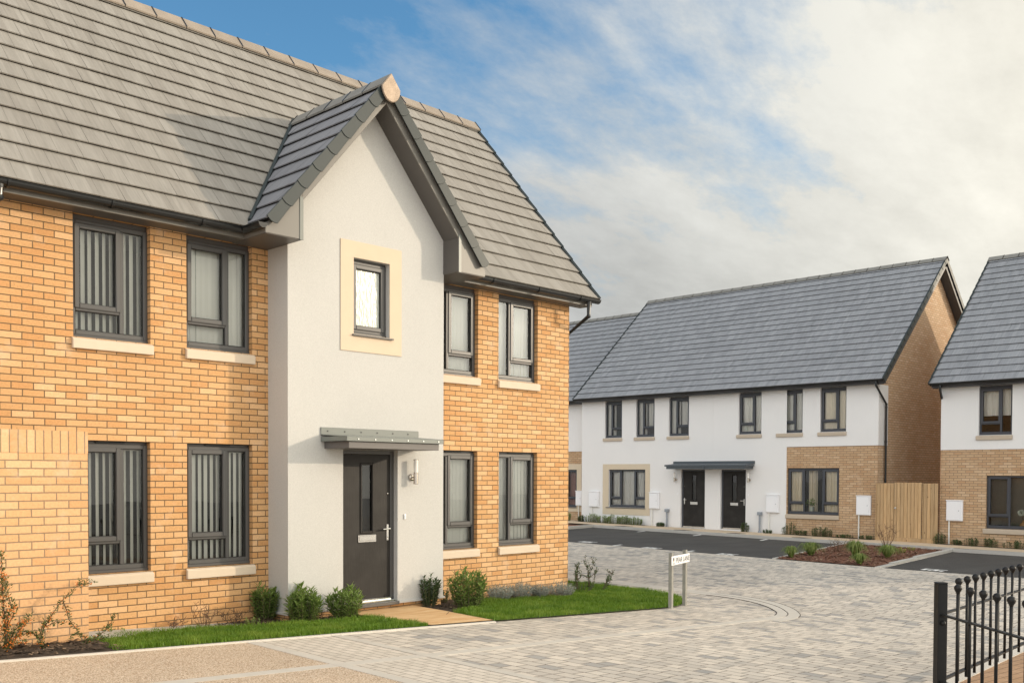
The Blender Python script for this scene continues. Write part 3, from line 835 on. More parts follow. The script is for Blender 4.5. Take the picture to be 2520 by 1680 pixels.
downpipe(A, [(3.50,-.352,4.93),(3.50,-.352,4.77),(3.20,-.055,4.46),(3.20,-.055,.2)], clips=(3.3,))

# --- bay gable roof
HW, ZD = 1.78, 4.995; LD = HW/math.cos(PA); GF = .83
ymain = lambda z: YE+(z-ZE)/math.tan(PA)
def mk(sg):
    c, s = math.cos(PA), math.sin(PA)
    return lambda u, v, n: (BC-sg*HW+sg*(v*c-n*s), -u, ZD+v*s+n*c)
br = MB()
for sg in (1, -1):
    T_ = mk(sg)
    tile_slope(br, T_, LD, lambda v: (-(ymain(ZD+v*math.sin(PA))+.10), GF), .33, seed=8+sg)
    br.hexa([T_(-1.5,.25,-.06),T_(GF-.04,.02,-.06),T_(GF-.04,LD,-.06),T_(-1.7,LD,-.06),T_(-1.5,.25,-.002),T_(GF-.04,.02,-.002),T_(GF-.04,LD,-.002),T_(-1.7,LD,-.002)], 1)
bayroof = br.build('bay_roof', [M['tile_new'], M['tile_gap']], A)
AZ = ZD+HW*math.tan(PA)
for sg in (1, -1):
    verge_caps(bayroof, mk(sg), LD-.10, .33, GF, 1, 'verge', hang=.105, top=.05)
ridge_line(bayroof, (BC,-GF-.035,AZ+.085), (BC,1.30,AZ+.085), .14, .165, M['ridge_dark'], 'ridge')
re_ = MB()
ol = [(BC, -GF-.055, AZ+.09), (BC+.15, -GF-.055, AZ-.10)]
for i in range(1, 12):
    a = math.pi*i/12; ol.append((BC+.15*math.cos(a), -GF-.055, AZ-.10-.185*math.sin(a)))
ol.append((BC-.15, -GF-.055, AZ-.10))
re_.prism(ol, (0,.03,0)); re_.build('ridge_end_cap', M['ridge_end'], bayroof, bevel=.008)
vl = MB()                                              # valley strips
for sg in (1, -1):
    T_ = mk(sg); pts = []
    for v in (0.02, LD):
        z = ZD+v*math.sin(PA); pts.append((BC-sg*HW+sg*v*math.cos(PA)-sg*.01, ymain(z)-.035, z+.05))
    vl.tube(pts, .024, 6)
vl.build('valley_strip', M['verge'], bayroof)
KI = 1.285
zt = lambda h: AZ-h*math.tan(PA)
for sg in (1, -1):
    bb = MB(); kn = MB(); so = MB(); tr = MB()
    P = lambda h, z: (BC-sg*h, -.775, z)
    bb.prism([P(0,zt(0)-.05),P(KI,zt(KI)-.05),P(KI,zt(KI)-.272),P(0,zt(0)-.272)], (0,.022,0))
    kn.prism([P(KI,4.845),P(1.80,4.845),P(1.80,4.93),P(KI+.0,zt(KI)-.052)], (0,.775-.002,0))
    so.face([(BC-sg*0,-.753,zt(0)-.268),(BC-sg*KI,-.753,zt(KI)-.268),(BC-sg*KI,-.453,zt(KI)-.268),(BC-sg*0,-.453,zt(0)-.268)], n=(0,0,-1))
    so.box((min(BC-sg*KI,BC-sg*(KI-.006)),-.774,4.848),(max(BC-sg*KI,BC-sg*(KI-.006)),-.453,zt(KI)-.268))
    so.box((min(BC-sg*(KI+.01),BC-sg*1.79),-.765,4.838),(max(BC-sg*(KI+.01),BC-sg*1.79),-.004,4.8445))
    x0, x1 = sorted((BC-sg*(KI-.008), BC-sg*(KI+.045)))
    tr.box((x0,-.783,4.836),(x1,-.7765,zt(KI)-.22))
    bb.build('barge_board', M['fascia'], bayroof, bevel=.003)
    kn.build('kneeler', M['fascia'], bayroof, bevel=.003)
    so.build('soffit', M['soffit'], bayroof, closed=False)
    tr.build('corner_trim', M['canopy'], bayroof, bevel=.003)

wall_lamp(TB, 8.775, 1.962, 'steel and white cylinder lamp on the cream bay beside the black front door')

# --- the lower brick wall in front
G_ = thing('brick_wall', 'tall buff brick garden wall with a soldier course along its top, standing before the house', 'wall', (1.4, -1.4, .3))
q = MB(); q.box((-2.5,-1.50,-.2),(3.89,-1.29,2.185)); q.build('wall', M['brick_pale'], G_)
q = MB(); q.box((-2.5,-1.502,2.187),(3.892,-1.288,2.398)); q.build('soldier_course', M['brick_soldier'], G_)

# ================================================================== THE WHITE HOUSES ACROSS THE SQUARE
XF, XR = 29.3, 33.69
def house_shell(parent, T, u0, u1, x0, eave, pitch, ridge_z, vo0, vo1, seed, zg=-.5, gable_mat='brick_gable', roof_tip=.43, gauge=.33):
    """roof with two slopes, ridge, verge caps, soffit, fascia, gutter; gables; back wall. u runs to -y"""
    y0, y1 = -u0, -u1                             # y0 > y1
    ze = eave+.10; e = x0-roof_tip; L = (XR-e)/math.cos(pitch)
    Tf = roof_T('x', e, ze, pitch, 1); Tk = roof_T('x', 2*XR-e, ze, pitch, -1)
    a, b = y1-vo1, y0+vo0
    R_ = MB(); tile_slope(R_, Tf, L, lambda v: (a, b), gauge, seed=seed); tile_slope(R_, Tk, L, lambda v: (a, b), gauge, seed=seed+1)
    for T_ in (Tf, Tk):
        R_.hexa([T_(a+.03,.02,-.05),T_(b-.03,.02,-.05),T_(b-.03,L,-.05),T_(a+.03,L,-.05),T_(a+.03,.02,-.001),T_(b-.03,.02,-.001),T_(b-.03,L,-.001),T_(a+.03,L,-.001)], 1)
    roof = R_.build('roof', [M['tile_dark'], M['tile_gap']], parent)
    az = ze+(XR-e)*math.tan(pitch)
    ridge_line(roof, (XR,b+.02,az+.085), (XR,a-.02,az+.085), .15, .15*math.tan(pitch)*.98, M['ridge_dark'], 'ridge', joint='tile_gap')
    for T_ in (Tf, Tk):
        verge_caps(roof, T_, L, gauge, a-.005, -1, 'verge', hang=.10); verge_caps(roof, T_, L, gauge, b+.005, 1, 'verge', hang=.06)
    B_ = MB()
    for T_ in (Tf, Tk):
        for uu, s in ((a+.03, 1), (b-.03, -1)):
            u_, w_ = sorted((uu, uu+s*.02))
            B_.hexa([T_(u_,.12,-.22),T_(w_,.12,-.22),T_(w_,L,-.22),T_(u_,L,-.22),T_(u_,.12,-.052),T_(w_,.12,-.052),T_(w_,L,-.052),T_(u_,L,-.052)])
        for p, q_ in ((a+.05, y1-.004), (y0+.004, b-.05)):
            if q_-p > .03:
                B_.hexa([T_(p,.05,-.22),T_(q_,.05,-.22),T_(q_,L,-.22),T_(p,L,-.22),T_(p,.05,-.20),T_(q_,.05,-.20),T_(q_,L,-.20),T_(p,L,-.20)])
    B_.build('barge_board', M['soffit_b'], roof)
    S_ = MB(); S_.box((x0-.285,a+.052,eave),(x0-.002,b-.052,eave+.018)); S_.box((x0-.305,a+.03,eave-.004),(x0-.286,b-.03,eave+.13))
    S_.build('fascia', M['soffit_b'], roof)
    half_gutter(parent, [(x0-.365, b-.02, eave+.10), (x0-.365, a+.02, eave+.10)], brackets=.9)
    W_ = MB(); xb = 2*XR-x0; gt = az-.16
    for y, s in ((y1, -1), (y0, 1)):
        W_.face([(x0,y,zg),(xb,y,zg),(xb,y,eave+.02),(XR,y,gt),(x0,y,eave+.02)], n=(0,s,0))
    W_.face([(xb,y0,zg),(xb,y1,zg),(xb,y1,eave+.02),(xb,y0,eave+.02)], n=(1,0,0))
    W_.build('gable_wall', M[gable_mat], parent, closed=False)
    return roof, az

PB = rad(42.07)
TF = lambda u, w, z: (XF-w, -u, z)
# ---- the pair with two front doors
Bp = thing('white_house', 'white rendered house pair with twin black doors under one canopy', 'house', (XF, 8, .1))
EB = 4.81
ups = [(-12.725,-11.905,3.42),(-11.249,-10.41,3.42),(-9.773,-8.915,3.42),(-6.899,-6.035,3.405),(-5.403,-4.54,3.405),(-3.934,-3.06,3.405)]
upz = [(a, b, c, EB) for a, b, c in ups]
win_l = (-12.52,-10.80,.80,2.22); win_b = (-5.066,-3.28,.765,2.257)
d1, d2 = (-9.235,-8.225,.155,2.216), (-7.592,-6.60,.165,2.214)
q = MB()
wall(q, TF, -13.87, -5.10, -.5, EB, [h for h in upz if h[1] < -5.2]+[win_l, d1, d2], .13)
wall(q, TF, -5.10, -2.03, 2.95, EB, [h for h in upz if h[1] > -5.2], .13)
q.face([TF(-5.10,0,-.5),TF(-5.10,-.02,-.5),TF(-5.10,-.02,2.95),TF(-5.10,0,2.95)], n=(0,-1,0))
q.face([TF(-5.10,0,2.95),TF(-2.03,0,2.95),TF(-2.03,-.02,2.95),TF(-5.10,-.02,2.95)], n=(0,0,-1))
q.build('wall', M['render_b'], Bp, closed=False)
q = MB(); wall(q, lambda u, w, z: TF(u, w-.02, z), -5.10, -2.03, -.5, 2.95, [win_b], .11); q.build('brick_panel', M['brick_b'], Bp, closed=False)
q = MB(); q.box((XF+.002,2.03-.014,2.95),(29.965,2.03-.001,EB)); q.build('render_return', M['render_b'], Bp)
house_shell(Bp, TF, -13.87, -2.03, XF, EB, PB, 9.3, .10, .33, 21)
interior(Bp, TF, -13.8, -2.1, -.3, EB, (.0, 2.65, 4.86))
party = MB(); party.box((XF-.004,7.908,2.75),(XF-.0005,7.920,EB)); party.build('movement_joint', M['render_b'], Bp)
for k, h in enumerate(upz):
    lt = [('f',.30),('c',.70)] if k < 3 else [('c',.68),('f',.32)]
    wn = window(Bp, TF, *h, lt, fr='grey_b', head=.06, sill='stone_b', sill_over=(.07,.02), sill_h=.10)
    a, b, c, d = h
    if k < 3:
        curtain(wn, TF, a+.02, a+.40, c, d-.05, -.18, 'net', 5, .02, k, 'net_curtain')
        if k > 0: curtain(wn, TF, a+.44, b-.12, c+.35, d-.05, -.2, 'net', 5, .02, k+9, 'net_curtain')
    else: curtain(wn, TF, a+.0, b-.0, c, d-.05, -.19, 'curtain' if k == 5 else 'blind', 9-k, .025, k)
wn = window(Bp, TF, *win_l, [('c',.30),('f',.37),('c',.30)], fr='grey_b', head=.0, sill='grey_b', metal_sill=True, sill_over=(.12,.02))
curtain(wn, TF, win_l[0]+.03, win_l[1]-.03, .85, 2.2, -.2, 'net', 16, .02, 3, 'net_curtain')
sr = MB(); a, b, c, d = win_l
for q_ in ((-12.805,a,.525,2.425),(b,-10.595,.525,2.425),(a,b,.525,c),(a,b,d,2.425)):
    sr.tbox(TF, q_[0], q_[1], .001, .014, q_[2], q_[3])
sr.build('surround', M['surround_b'], wn)
TFb = lambda u, w, z: TF(u, w-.02, z)
wn = window(Bp, TFb, *win_b, [('c',.30),('f',.37),('c',.30)], fr='grey_b', head=.02, sill='stone_b', sill_over=(.05,.02), sill_h=.12, setback=.05)
a, b, c, d = win_b
curtain(wn, TFb, a+.03, a+.52, c+.04, d-.03, -.17, 'curtain', 5, .03, 5)
curtain(wn, TFb, a+.62, a+.92, c+.04, d-.03, -.26, 'curtain', 4, .03, 6)
curtain(wn, TFb, b-.56, b-.03, c+.04, d-.03, -.17, 'curtain', 5, .03, 7)
front_door(Bp, TF, *d1, .085, hinge='r', fr='grey_b'); front_door(Bp, TF, *d2, .085, hinge='l', fr='grey_b')
canopy(Bp, TF, -9.50, -6.33, 2.232, ('canopy_b','canopy_b'), seam=-7.93, screws=False)
downpipe(Bp, [(XF-.365,1.955,EB+.07),(XF-.365,1.955,EB-.06),(29.69,1.955,4.22),(29.69,1.955,-.2)], clips=(4.1,3.05,1.6))
wall_lamp(TF, -9.44, 1.865, 'steel and white cylinder lamp left of the left-hand door under the joint canopy')
wall_lamp(TF, -6.455, 1.865, 'steel and white cylinder lamp right of the right-hand door under the joint canopy')
for nm, u, z in (('left', -9.36, 1.35), ('right', -6.50, 1.35)):
    q = MB(); q.tbox(TF, u-.02, u+.02, .002, .018, z-.04, z+.04); q.build('doorbell', M['white_plastic'], Bp, bevel=.004)

# ---- the recessed house on the left
Bl = thing('white_house', 'white house with a lower ridge, set back left of the twin-door pair', 'house', (29.65, 17, .15))
TL = lambda u, w, z: (29.65-w, -u, z)
wl = (-16.20,-14.43,.73,2.22); ul = [(-15.9,-15.04,3.42,4.79),(-18.2,-17.3,3.42,4.79)]; dl = (-18.6,-17.6,.15,2.2)
q = MB(); wall(q, TL, -20.0, -13.875, 2.94, 4.79, ul, .13); q.build('wall', M['render_b'], Bl, closed=False)
q = MB(); wall(q, lambda u, w, z: TL(u, w-.02, z), -20.0, -13.875, -.5, 2.94, [wl, dl], .11); q.build('brick_panel', M['brick_b'], Bl, closed=False)
house_shell(Bl, TL, -20.0, -13.98, 29.65, 4.79, rad(41.4), 8.9, .3, .0, 31)
interior(Bl, TL, -19.9, -14.0, -.3, 4.79, (.0, 2.65, 4.84))
for h in ul:
    wn = window(Bl, TL, *h, [('c',.68),('f',.32)], fr='grey_b', head=.06, sill='stone_b')
    curtain(wn, TL, h[0], h[1], h[2], h[3], -.25, 'blind', 7, .02, 4)
TLb = lambda u, w, z: TL(u, w-.02, z)
wn = window(Bl, TLb, *wl, [('c',.30),('f',.37),('c',.30)], fr='grey_b', sill='grey_b', metal_sill=True, setback=.05)
curtain(wn, TLb, wl[0]+.05, wl[1]-.05, .78, 2.2, -.22, 'curtain_pink', 12, .025, 8)
sr = MB(); a, b, c, d = wl
for q_ in ((a-.24,a,.555,2.44),(b,b+.24,.555,2.44),(a,b,.555,c),(a,b,d,2.44)): sr.tbox(TLb, q_[0], q_[1], .001, .014, q_[2], q_[3])
sr.build('surround', M['surround_b'], wn)
front_door(Bl, TLb, *dl, .085, hinge='r', fr='grey_b')

# ---- the house on the right
Cc = thing('white_house', 'white house over a buff brick ground floor, nearest on the right beyond the timber gate', 'house', (XF, -3, -.1))
EC = 4.575
uc = [(.90,1.79,3.18,EC),(3.4,4.29,3.18,EC),(5.9,6.79,3.18,EC),(8.6,9.49,3.18,EC)]; lc = [(1.13,2.92,.54,2.03),(5.5,7.29,.54,2.03),(9.2,10.99,.54,2.03)]; dc = (3.7,4.7,-.06,1.99)
q = MB(); wall(q, TF, -.15, 11.9, 2.775, EC, uc, .13); q.face([TF(-.15,0,2.775),TF(11.9,0,2.775),TF(11.9,-.02,2.775),TF(-.15,-.02,2.775)], n=(0,0,-1)); q.build('wall', M['render_b'], Cc, closed=False)
q = MB(); wall(q, TFb, -.15, 11.9, -.6, 2.775, lc+[dc], .11); q.build('brick_panel', M['brick_b'], Cc, closed=False)
house_shell(Cc, TF, -.15, 11.9, XF, EC, PB, 9.0, .20, .3, 41)
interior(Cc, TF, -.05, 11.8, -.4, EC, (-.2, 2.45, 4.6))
for k, h in enumerate(uc):
    wn = window(Cc, TF, *h, [('c',.68),('f',.32)], fr='grey_b', head=.06, sill='stone_b', sill_over=(.06,.02), sill_h=.11)
    curtain(wn, TF, h[0]+.0, h[1]-.0, h[2]+(.55 if k == 0 else 0), h[3], -.25, 'blind', 6, .02, 14+k, 'roller_blind' if k == 0 else 'curtain')
for h in lc:
    wn = window(Cc, TFb, *h, [('c',.33),('f',.34),('c',.33)], fr='grey_b', sill='stone_b', sill_over=(.07,.06), sill_h=.12, setback=.05)
    vb = MB(); z = h[2]+.1
    while z < h[3]-.05:
        vb.face([TFb(h[0]+.05,-.27,z),TFb(h[1]-.05,-.27,z),TFb(h[1]-.05,-.25,z+.012),TFb(h[0]+.05,-.25,z+.012)]); z += .026
    vb.build('venetian_blind', M['blind'], wn, weld=False)
front_door(Cc, TFb, *dc, .085, hinge='l', fr='grey_b')
downpipe(Cc, [(XF-.365,.05,EC+.07),(XF-.365,.05,EC-.06),(XF+.32,.215,4.08),(XF+.32,.215,-.3)], clips=(3.9,2.2))

# ---- small things in the windows
def flower_vase(T, u, w, z):
    t = thing('flower_vase', 'tan vase with one round white bloom behind the ground-floor glass of the right-hand house', 'vase', T(u, w, z))
    B = MB(); B.lathe(T(u,w,z), [(.075,0),(.10,.03),(.085,.08),(.03,.13),(.018,.17),(.022,.19)], 14); B.build('vase', M['vase'], t, smooth=True)
    S = MB(); S.tube([T(u,w,z+.18), T(u-.05,w,z+.34)], .006, 6); S.build('stem', M['stem'], t)
    P = MB(); r = random.Random(3); c = V(T(u-.06,w,z+.40))
    for i in range(160):
        d = V((r.gauss(0,1), r.gauss(0,1), r.gauss(0,1))).normalized(); P.leaf(c+d*.05, d, d.orthogonal(), .05, .05)
    P.build('flower', M['petal'], t, weld=False)
def potted_plant(T, u, w, z):
    t = thing('potted_plant', 'small green plant in a pale pot behind the brick panel window', 'plant', T(u, w, z))
    B = MB(); B.lathe(T(u,w,z), [(.06,0),(.075,.02),(.08,.14),(.085,.15),(.07,.152)], 14); B.build('pot', M['pot'], t, smooth=True)
    P = MB(); r = random.Random(4); c = V(T(u,w,z+.15))
    for i in range(70):
        d = V((r.gauss(0,.5), r.gauss(0,.5), r.uniform(.3,1.3))).normalized(); h = r.uniform(.03,.24)
        P.leaf(c+d*h, d+V((r.gauss(0,.5),r.gauss(0,.5),0)), V((r.gauss(0,1),r.gauss(0,1),0)), .07, .03)
    P.build('foliage', M['leaf'], t, weld=False)
flower_vase(TFb, 2.06, -.19, .60); potted_plant(TFb, -4.28, -.165, .86)
j = MB(); j.lathe(TF(-6.70,-.20,3.47), [(.05,0),(.065,.03),(.06,.12),(.045,.17),(.05,.19)], 12)
tag(j.build('white_jug', M['pot'], None, TF(-6.70,-.20,3.47), smooth=True), 'white jug behind the upper window above the right-hand black door', 'jug')

# ---- meter boxes, posts
meter_box(TL, -14.42, -14.07, .80, 1.38, .15, 'white meter box on the set-back house, half hidden by the pair\'s left corner', -14.28)
meter_box(TF, -13.45, -12.97, .785, 1.37, .14, 'white meter box on white render left of the lower net-curtained window', -13.30)
meter_box(TF, -10.575, -10.14, .785, 1.375, .14, 'white meter box between the stone-framed window and the left door', -10.46)
meter_box(TF, -5.79, -5.33, .785, 1.37, .14, 'white meter box on white render between the right door and the brick panel', -5.69)
meter_box(TFb, -2.68, -2.215, .80, 1.40, .0, 'white meter box on the pair\'s brick panel beside the timber fence', -2.60)
meter_box(TFb, .05, .51, .72, 1.315, -.08, 'white meter box on the right-hand house\'s brick wall beside the gate', .13)
for u, lb in ((-9.775, 'short grey pipe post with a square cap standing left of the left door'), (-6.018, 'short grey pipe post with a square cap standing right of the right door')):
    t = thing('utility_post', lb, 'post', TF(u, .08, .12), 'grey utility posts by the twin doors')
    q = MB(); q.tube([TF(u,.08,.08), TF(u,.08,.72)], .032, 12); q.lathe(TF(u,.08,.10), [(.06,0),(.045,.06),(.034,.075)], 12); q.build('pipe', M['grey_pipe'], t)
    q = MB(); q.tbox(TF, u-.065, u+.065, .01, .15, .69, .80); q.build('cap_box', M['grey_pipe'], t, bevel=.008)

# ---- timber fence and gate between the two white houses
Fe = thing('timber_fence', 'close-boarded timber fence with a gate filling the gap between the two white houses', 'fence', (29.18, 1.1, .0))
def boards(y0, y1, z0, z1, x, name, parent):
    B = MB(); r = random.Random(int(y0*100)); y = y0
    while y < y1-.01:
        w = min(.105, y1-y); t = r.uniform(.0,.006)
        B.hexa([(x-.010-t,y,z0),(x-.030-t,y+w-.013,z0),(x,y+w-.013,z0),(x,y,z0),(x-.010-t,y,z1),(x-.030-t,y+w-.013,z1+r.uniform(-.004,.004)),(x,y+w-.013,z1),(x,y,z1)])
        y += w
    pn = B.build(name, M['wood'], parent, bevel=.003)
    K = MB(); K.box((x+.002,y0,z0+.02),(x+.02,y1,z1-.03)); K.build('gap_shade_sheet', M['soil'], pn)  # dark sheet added behind the boards, painting shade into their gaps
    return pn
gt_ = boards(.63, 1.455, .17, 1.82, 29.175, 'gate', Fe)
q = MB(); q.box((29.135,.63,.03),(29.185,1.455,.168)); q.build('kickboard', M['wood'], gt_, bevel=.004)
q = MB(); q.ball((29.132,1.405,1.05), .022, 8); q.tube([(29.14,1.405,1.05),(29.17,1.405,1.05)], .03, 10); q.build('latch', M['chrome'], gt_)
for a, b, z in ((1.465, 2.025, 1.797), (.16, .62, 1.80)):
    p_ = boards(a, b, .17, z, 29.19, 'fence_panel', Fe)
    q = MB(); q.box((29.15,a,.0),(29.20,b,.168)); q.build('kickboard', M['wood'], p_, bevel=.004)

# ================================================================== GROUND
def strip(name, pts, w, dz, mat, kind='structure', hf=None, thick=0, label=None, parent=None):
    """a narrow band along a line on the ground"""
    P = [V((p[0], p[1], 0)) for p in pts]; l, r = [], []
    for i, p in enumerate(P):
        d = (P[min(i+1, len(P)-1)]-P[max(i-1, 0)]).normalized(); n = V((-d.y, d.x, 0))
        l.append(p+n*w/2); r.append(p-n*w/2)
    return sheet(name, [tuple(q[:2]) for q in l+r[::-1]], dz, mat, hf, kind=kind, thick=thick or .06, parent=parent)
sheet('ground', [(-90,-90),(140,-90),(140,120),(-90,120)], -.12, M['concrete'])
sheet('block_paving', [(5.3,-30),(50,-30),(50,34),(12.0,34),(12.0,-2.0),(5.3,-2.0)], 0, M['tegula'])
sheet('gravel_drive', [(-14,-30),(5.17,-30),(5.17,-2.19),(-14,-2.19)], .004, M['gravel'])
sheet('sett_paving', [(5.30,-22),(6.20,-22),(6.20,-2.19),(5.30,-2.19)], .004, M['setts'])
strip('edging', [(5.235,-22),(5.235,-2.2)], .13, .008, M['channel'])
strip('edging', [(6.25,-22),(6.25,-2.2)], .11, .008, M['channel'])
arc = lambda r, a0, a1, n: [(12.62+r*math.cos(rad(a0+(a1-a0)*i/n)), -1.60+r*math.sin(rad(a0+(a1-a0)*i/n))) for i in range(n+1)]
for r, w, mt, dz in ((2.125,.15,'channel',.006), (2.30,.17,'channel',.006)):
    a_ = arc(r, -90, 0, 18)
    line = ([(-14,-1.6-r)] if r < 2.2 else [])+a_+[(a_[-1][0]+.02,1.5),(a_[-1][0]+.5,9),(a_[-1][0]+1.2,24)]
    strip('drain_channel', line, w, dz, M[mt])
for r in (2.04, 2.21, 2.39):
    strip('channel_joint', arc(r, -70, 5, 18), .010, .0075, M['soil'])
# edging of the lawns
strip('edging', [(-6,-2.19),(8.70,-2.19)], .05, .018, M['edging'], thick=.08)
le_ = [(12.2,-2.24),(12.75,-2.20),(13.2,-2.02),(13.75,-1.65),(14.18,-1.15),(14.33,-.6),(14.36,0.4),(14.42,3.0),(14.5,6)]
strip('edging', le_[3:], .11, .018, M['edging'], thick=.08)

# lawns, beds, path
lawn_l = [(3.85,-2.165),(7.64,-2.165),(7.62,-1.02),(7.48,-1.02),(6.76,-.98),(6.35,-.86),(5.63,-.48),(5.26,-.14),(4.57,-.14),(4.1,-.16),(3.95,-1.2)]
lawn_r = [(8.72,-2.16),(10.5,-2.19),(12.2,-2.2),(12.75,-2.15),(13.15,-1.98),(13.70,-1.60),(14.10,-1.12),(14.26,-.58),(14.29,.4),(14.34,4),(12.75,4),(12.80,.4),(12.3,-.45),(11.86,-.62),(10.85,-.55),(10.18,-.5),(9.24,-1.11),(8.9,-1.26),(8.76,-1.3)]
sheet('planting_bed', [(3.9,-2.16),(7.66,-2.16),(7.66,-.44),(6.79,-.44),(6.79,-.01),(3.9,-.01)], .004, M['soil'], lz, extra=(-.2,))
sheet('planting_bed', [(8.78,-2.1),(12.4,-2.1),(13.2,-1.2),(13.4,1),(12.62,1),(12.62,-.01),(9.37,-.01),(9.37,-.44),(8.78,-.44)], .004, M['soil'], lz, extra=(-.2,))
sheet('planting_bed', [(-4,-2.165),(3.97,-2.165),(3.97,-1.45),(3.9,-1.2),(-4,-1.2)], .02, M['soil'])
sheet('lawn', lawn_l, .02, M['lawn_base'], lz, extra=(-.2,)); sheet('lawn', lawn_r, .02, M['lawn_base'], lz, extra=(-.2,))
sheet('path', [(7.665,-2.165),(8.70,-2.165),(8.80,-1.14),(8.82,-.43),(7.66,-.43)], .03, M['path'], lz, extra=(-.2,))
strip('path_joint', [(8.72,-1.30),(8.42,-1.55)], .008, .034, M['soil'], hf=lz)

# parking square
sheet('tarmac', [(20.57,.66),(26.66,1.80),(26.66,11.1),(20.57,10.0)], .006, M['tarmac'])
sheet('tarmac', [(20.66,-1.98),(26.55,-1.24),(27.3,-12),(21.9,-12)], .006, M['tarmac'])
strip('edging', [(20.53,-12),(20.53,11)], .07, .012, M['edging'])
def kerb(pts, w=.13, h=.095):
    strip('kerb', pts, w, h, M['concrete'], thick=.25)
kerb([(26.72,1.80),(26.72,11.2)]); kerb([(20.57,10.06),(26.7,11.16)]); kerb([(26.62,-1.17),(27.35,-12)])
kerb([(20.60,-1.86),(21.6,-1.735)], .12, .02); kerb([(21.6,-1.735),(23.5,-1.50)], .12, .045); kerb([(23.5,-1.50),(26.62,-1.17)], .12, .07); kerb([(20.58,.60),(26.7,1.80)], .09, .03); kerb([(26.73,-1.2),(26.73,1.8)], .10, .10)
sheet('planting_bed', [(20.60,.56),(26.62,1.74),(26.66,-1.10),(20.60,-1.80)], .025, M['bark_red'])
pz = lambda x, y: g(x, y)+.085*max(0, 1-(x-26.78)/2.4)
sheet('pavement', [(26.78,1.5),(27.0,-12),(29.29,-12),(29.29,20.0),(26.78,20.0)], .012, M['path_b'], pz)
sheet('pavement', [(20.6,10.14),(26.78,11.3),(26.78,20),(20.6,20)], .05, M['bark_red'])
for a, b in ((10.62,13.85), (2.03,5.08), (-6.5,.12)):
    sheet('planting_bed', [(28.86,a),(29.29,a),(29.29,b),(28.86,b)], .02, M['soil'], pz)
sheet('tan_brick_paving', [(9.55,-7.50),(14.5,-6.92),(14.5,-13),(9.55,-13)], .006, M['tan_brick'])
strip('edging', [(9.5,-7.48),(14.5,-6.90)], .12, .011, M['edging'])

# painted bay marks
pm = MB()
def paint(mb, poly):
    mb.face([(x, y, g(x, y)+.0105) for x, y in poly], n=(0,0,1))
def tick(x0, y0, x1, y1, nm='bay_line'):
    b = MB(); d = V((x1-x0, y1-y0, 0)).normalized(); n = V((-d.y, d.x, 0))*.045
    paint(b, [(x0-n.x,y0-n.y),(x1-n.x,y1-n.y),(x1+n.x,y1+n.y),(x0+n.x,y0+n.y)])
    b.build(nm, M['paint'], None, closed=False)['kind'] = 'structure'
for q in ((20.58,5.36,21.07,5.46),(20.58,3.02,21.03,3.11),(25.95,8.62,26.5,8.73),(25.98,6.45,26.6,6.58),(25.93,4.06,26.55,4.20)): tick(*q)
def bay_number(x, y):
    """two worn digits, their strokes too foreshortened to read"""
    b = MB(); s = .17
    for k in range(2):
        o = y-.24*k
        for st in (((0,0),(.30,.02),(.30,-.055),(0,-.075)), ((.24,-.02),(.30,-.02),(.30,-.165),(.24,-.165)), ((.0,-.11),(.14,-.10),(.14,-.165),(.0,-.17))):
            paint(b, [(x+p[0]*1.25, o+p[1]*1.25) for p in st])
    b.build('bay_number', M['paint'], None, closed=False)['kind'] = 'structure'
for x, y in ((20.83,6.84),(20.62,4.49),(20.60,2.20),(20.88,-2.66)): bay_number(x, y)
for x, y, lb in ((27.0,10.0,'square iron inspection cover in the buff pavement near the net-curtained window'),(26.95,7.5,'square iron inspection cover in the buff pavement before the left black door'),(27.1,5.6,'square iron inspection cover in the buff pavement before the right black door'),(27.0,3.3,'square iron inspection cover in the buff pavement before the brick panel window')):
    b = MB(); cs = [(x-.26,y-.2),(x+.26,y-.2),(x+.26,y+.2),(x-.26,y+.2)]
    lo_ = [(p, q, pz(p, q)+.004) for p, q in cs]; hi_ = [(p, q, pz(p, q)+.019) for p, q in cs]; b.hexa(lo_+hi_)
    tag(b.build('inspection_cover', M['iron'], None, (x, y, pz(x, y))), lb, 'drain cover', 'iron covers in the pavement')

# grass
def grass(poly, n, seed, hf, hmin, hmax, dz, name='grass'):
    r = random.Random(seed); xs = [p[0] for p in poly]; ys = [p[1] for p in poly]
    vs, fs = [], []; k = 0
    while k < n:
        x, y = r.uniform(min(xs), max(xs)), r.uniform(min(ys), max(ys))
        if y > 1.6 or not inside((x, y), poly): continue
        z = hf(x, y)+dz; tuft = math.sin(x*7.3+2*math.sin(y*5))*math.sin(y*9.1+x*2.2)
        h = r.uniform(hmin, hmax)*(1+.28*tuft); a = r.uniform(0, 6.283); b = r.uniform(0, 6.283); ln = h*r.uniform(.1,.75); w = r.uniform(.0022,.0042)
        dx, dy = math.cos(a)*w, math.sin(a)*w
        i = len(vs)
        mx, my = x+math.cos(b)*ln*.35, y+math.sin(b)*ln*.35
        vs += [(x-dx,y-dy,z),(x+dx,y+dy,z),(mx+dx*.8,my+dy*.8,z+h*.6),(mx-dx*.8,my-dy*.8,z+h*.6),(x+math.cos(b)*ln,y+math.sin(b)*ln,z+h)]
        fs += [(i,i+1,i+2,i+3),(i+3,i+2,i+4)]; k += 1
    me = bpy.data.meshes.new(name); me.from_pydata(vs, [], fs); me.materials.append(M['lawn_blade'])
    o = bpy.data.objects.new(name, me); COL.objects.link(o)
    return tag(o, None, None, None, 'stuff')
tag(grass(lawn_l, 30000, 1, lz, .035, .07, .018), 'short mown lawn left of the tan path', None)
tag(grass(lawn_r, 42000, 2, lz, .035, .07, .018), 'short mown lawn wrapping the corner right of the tan path', None)

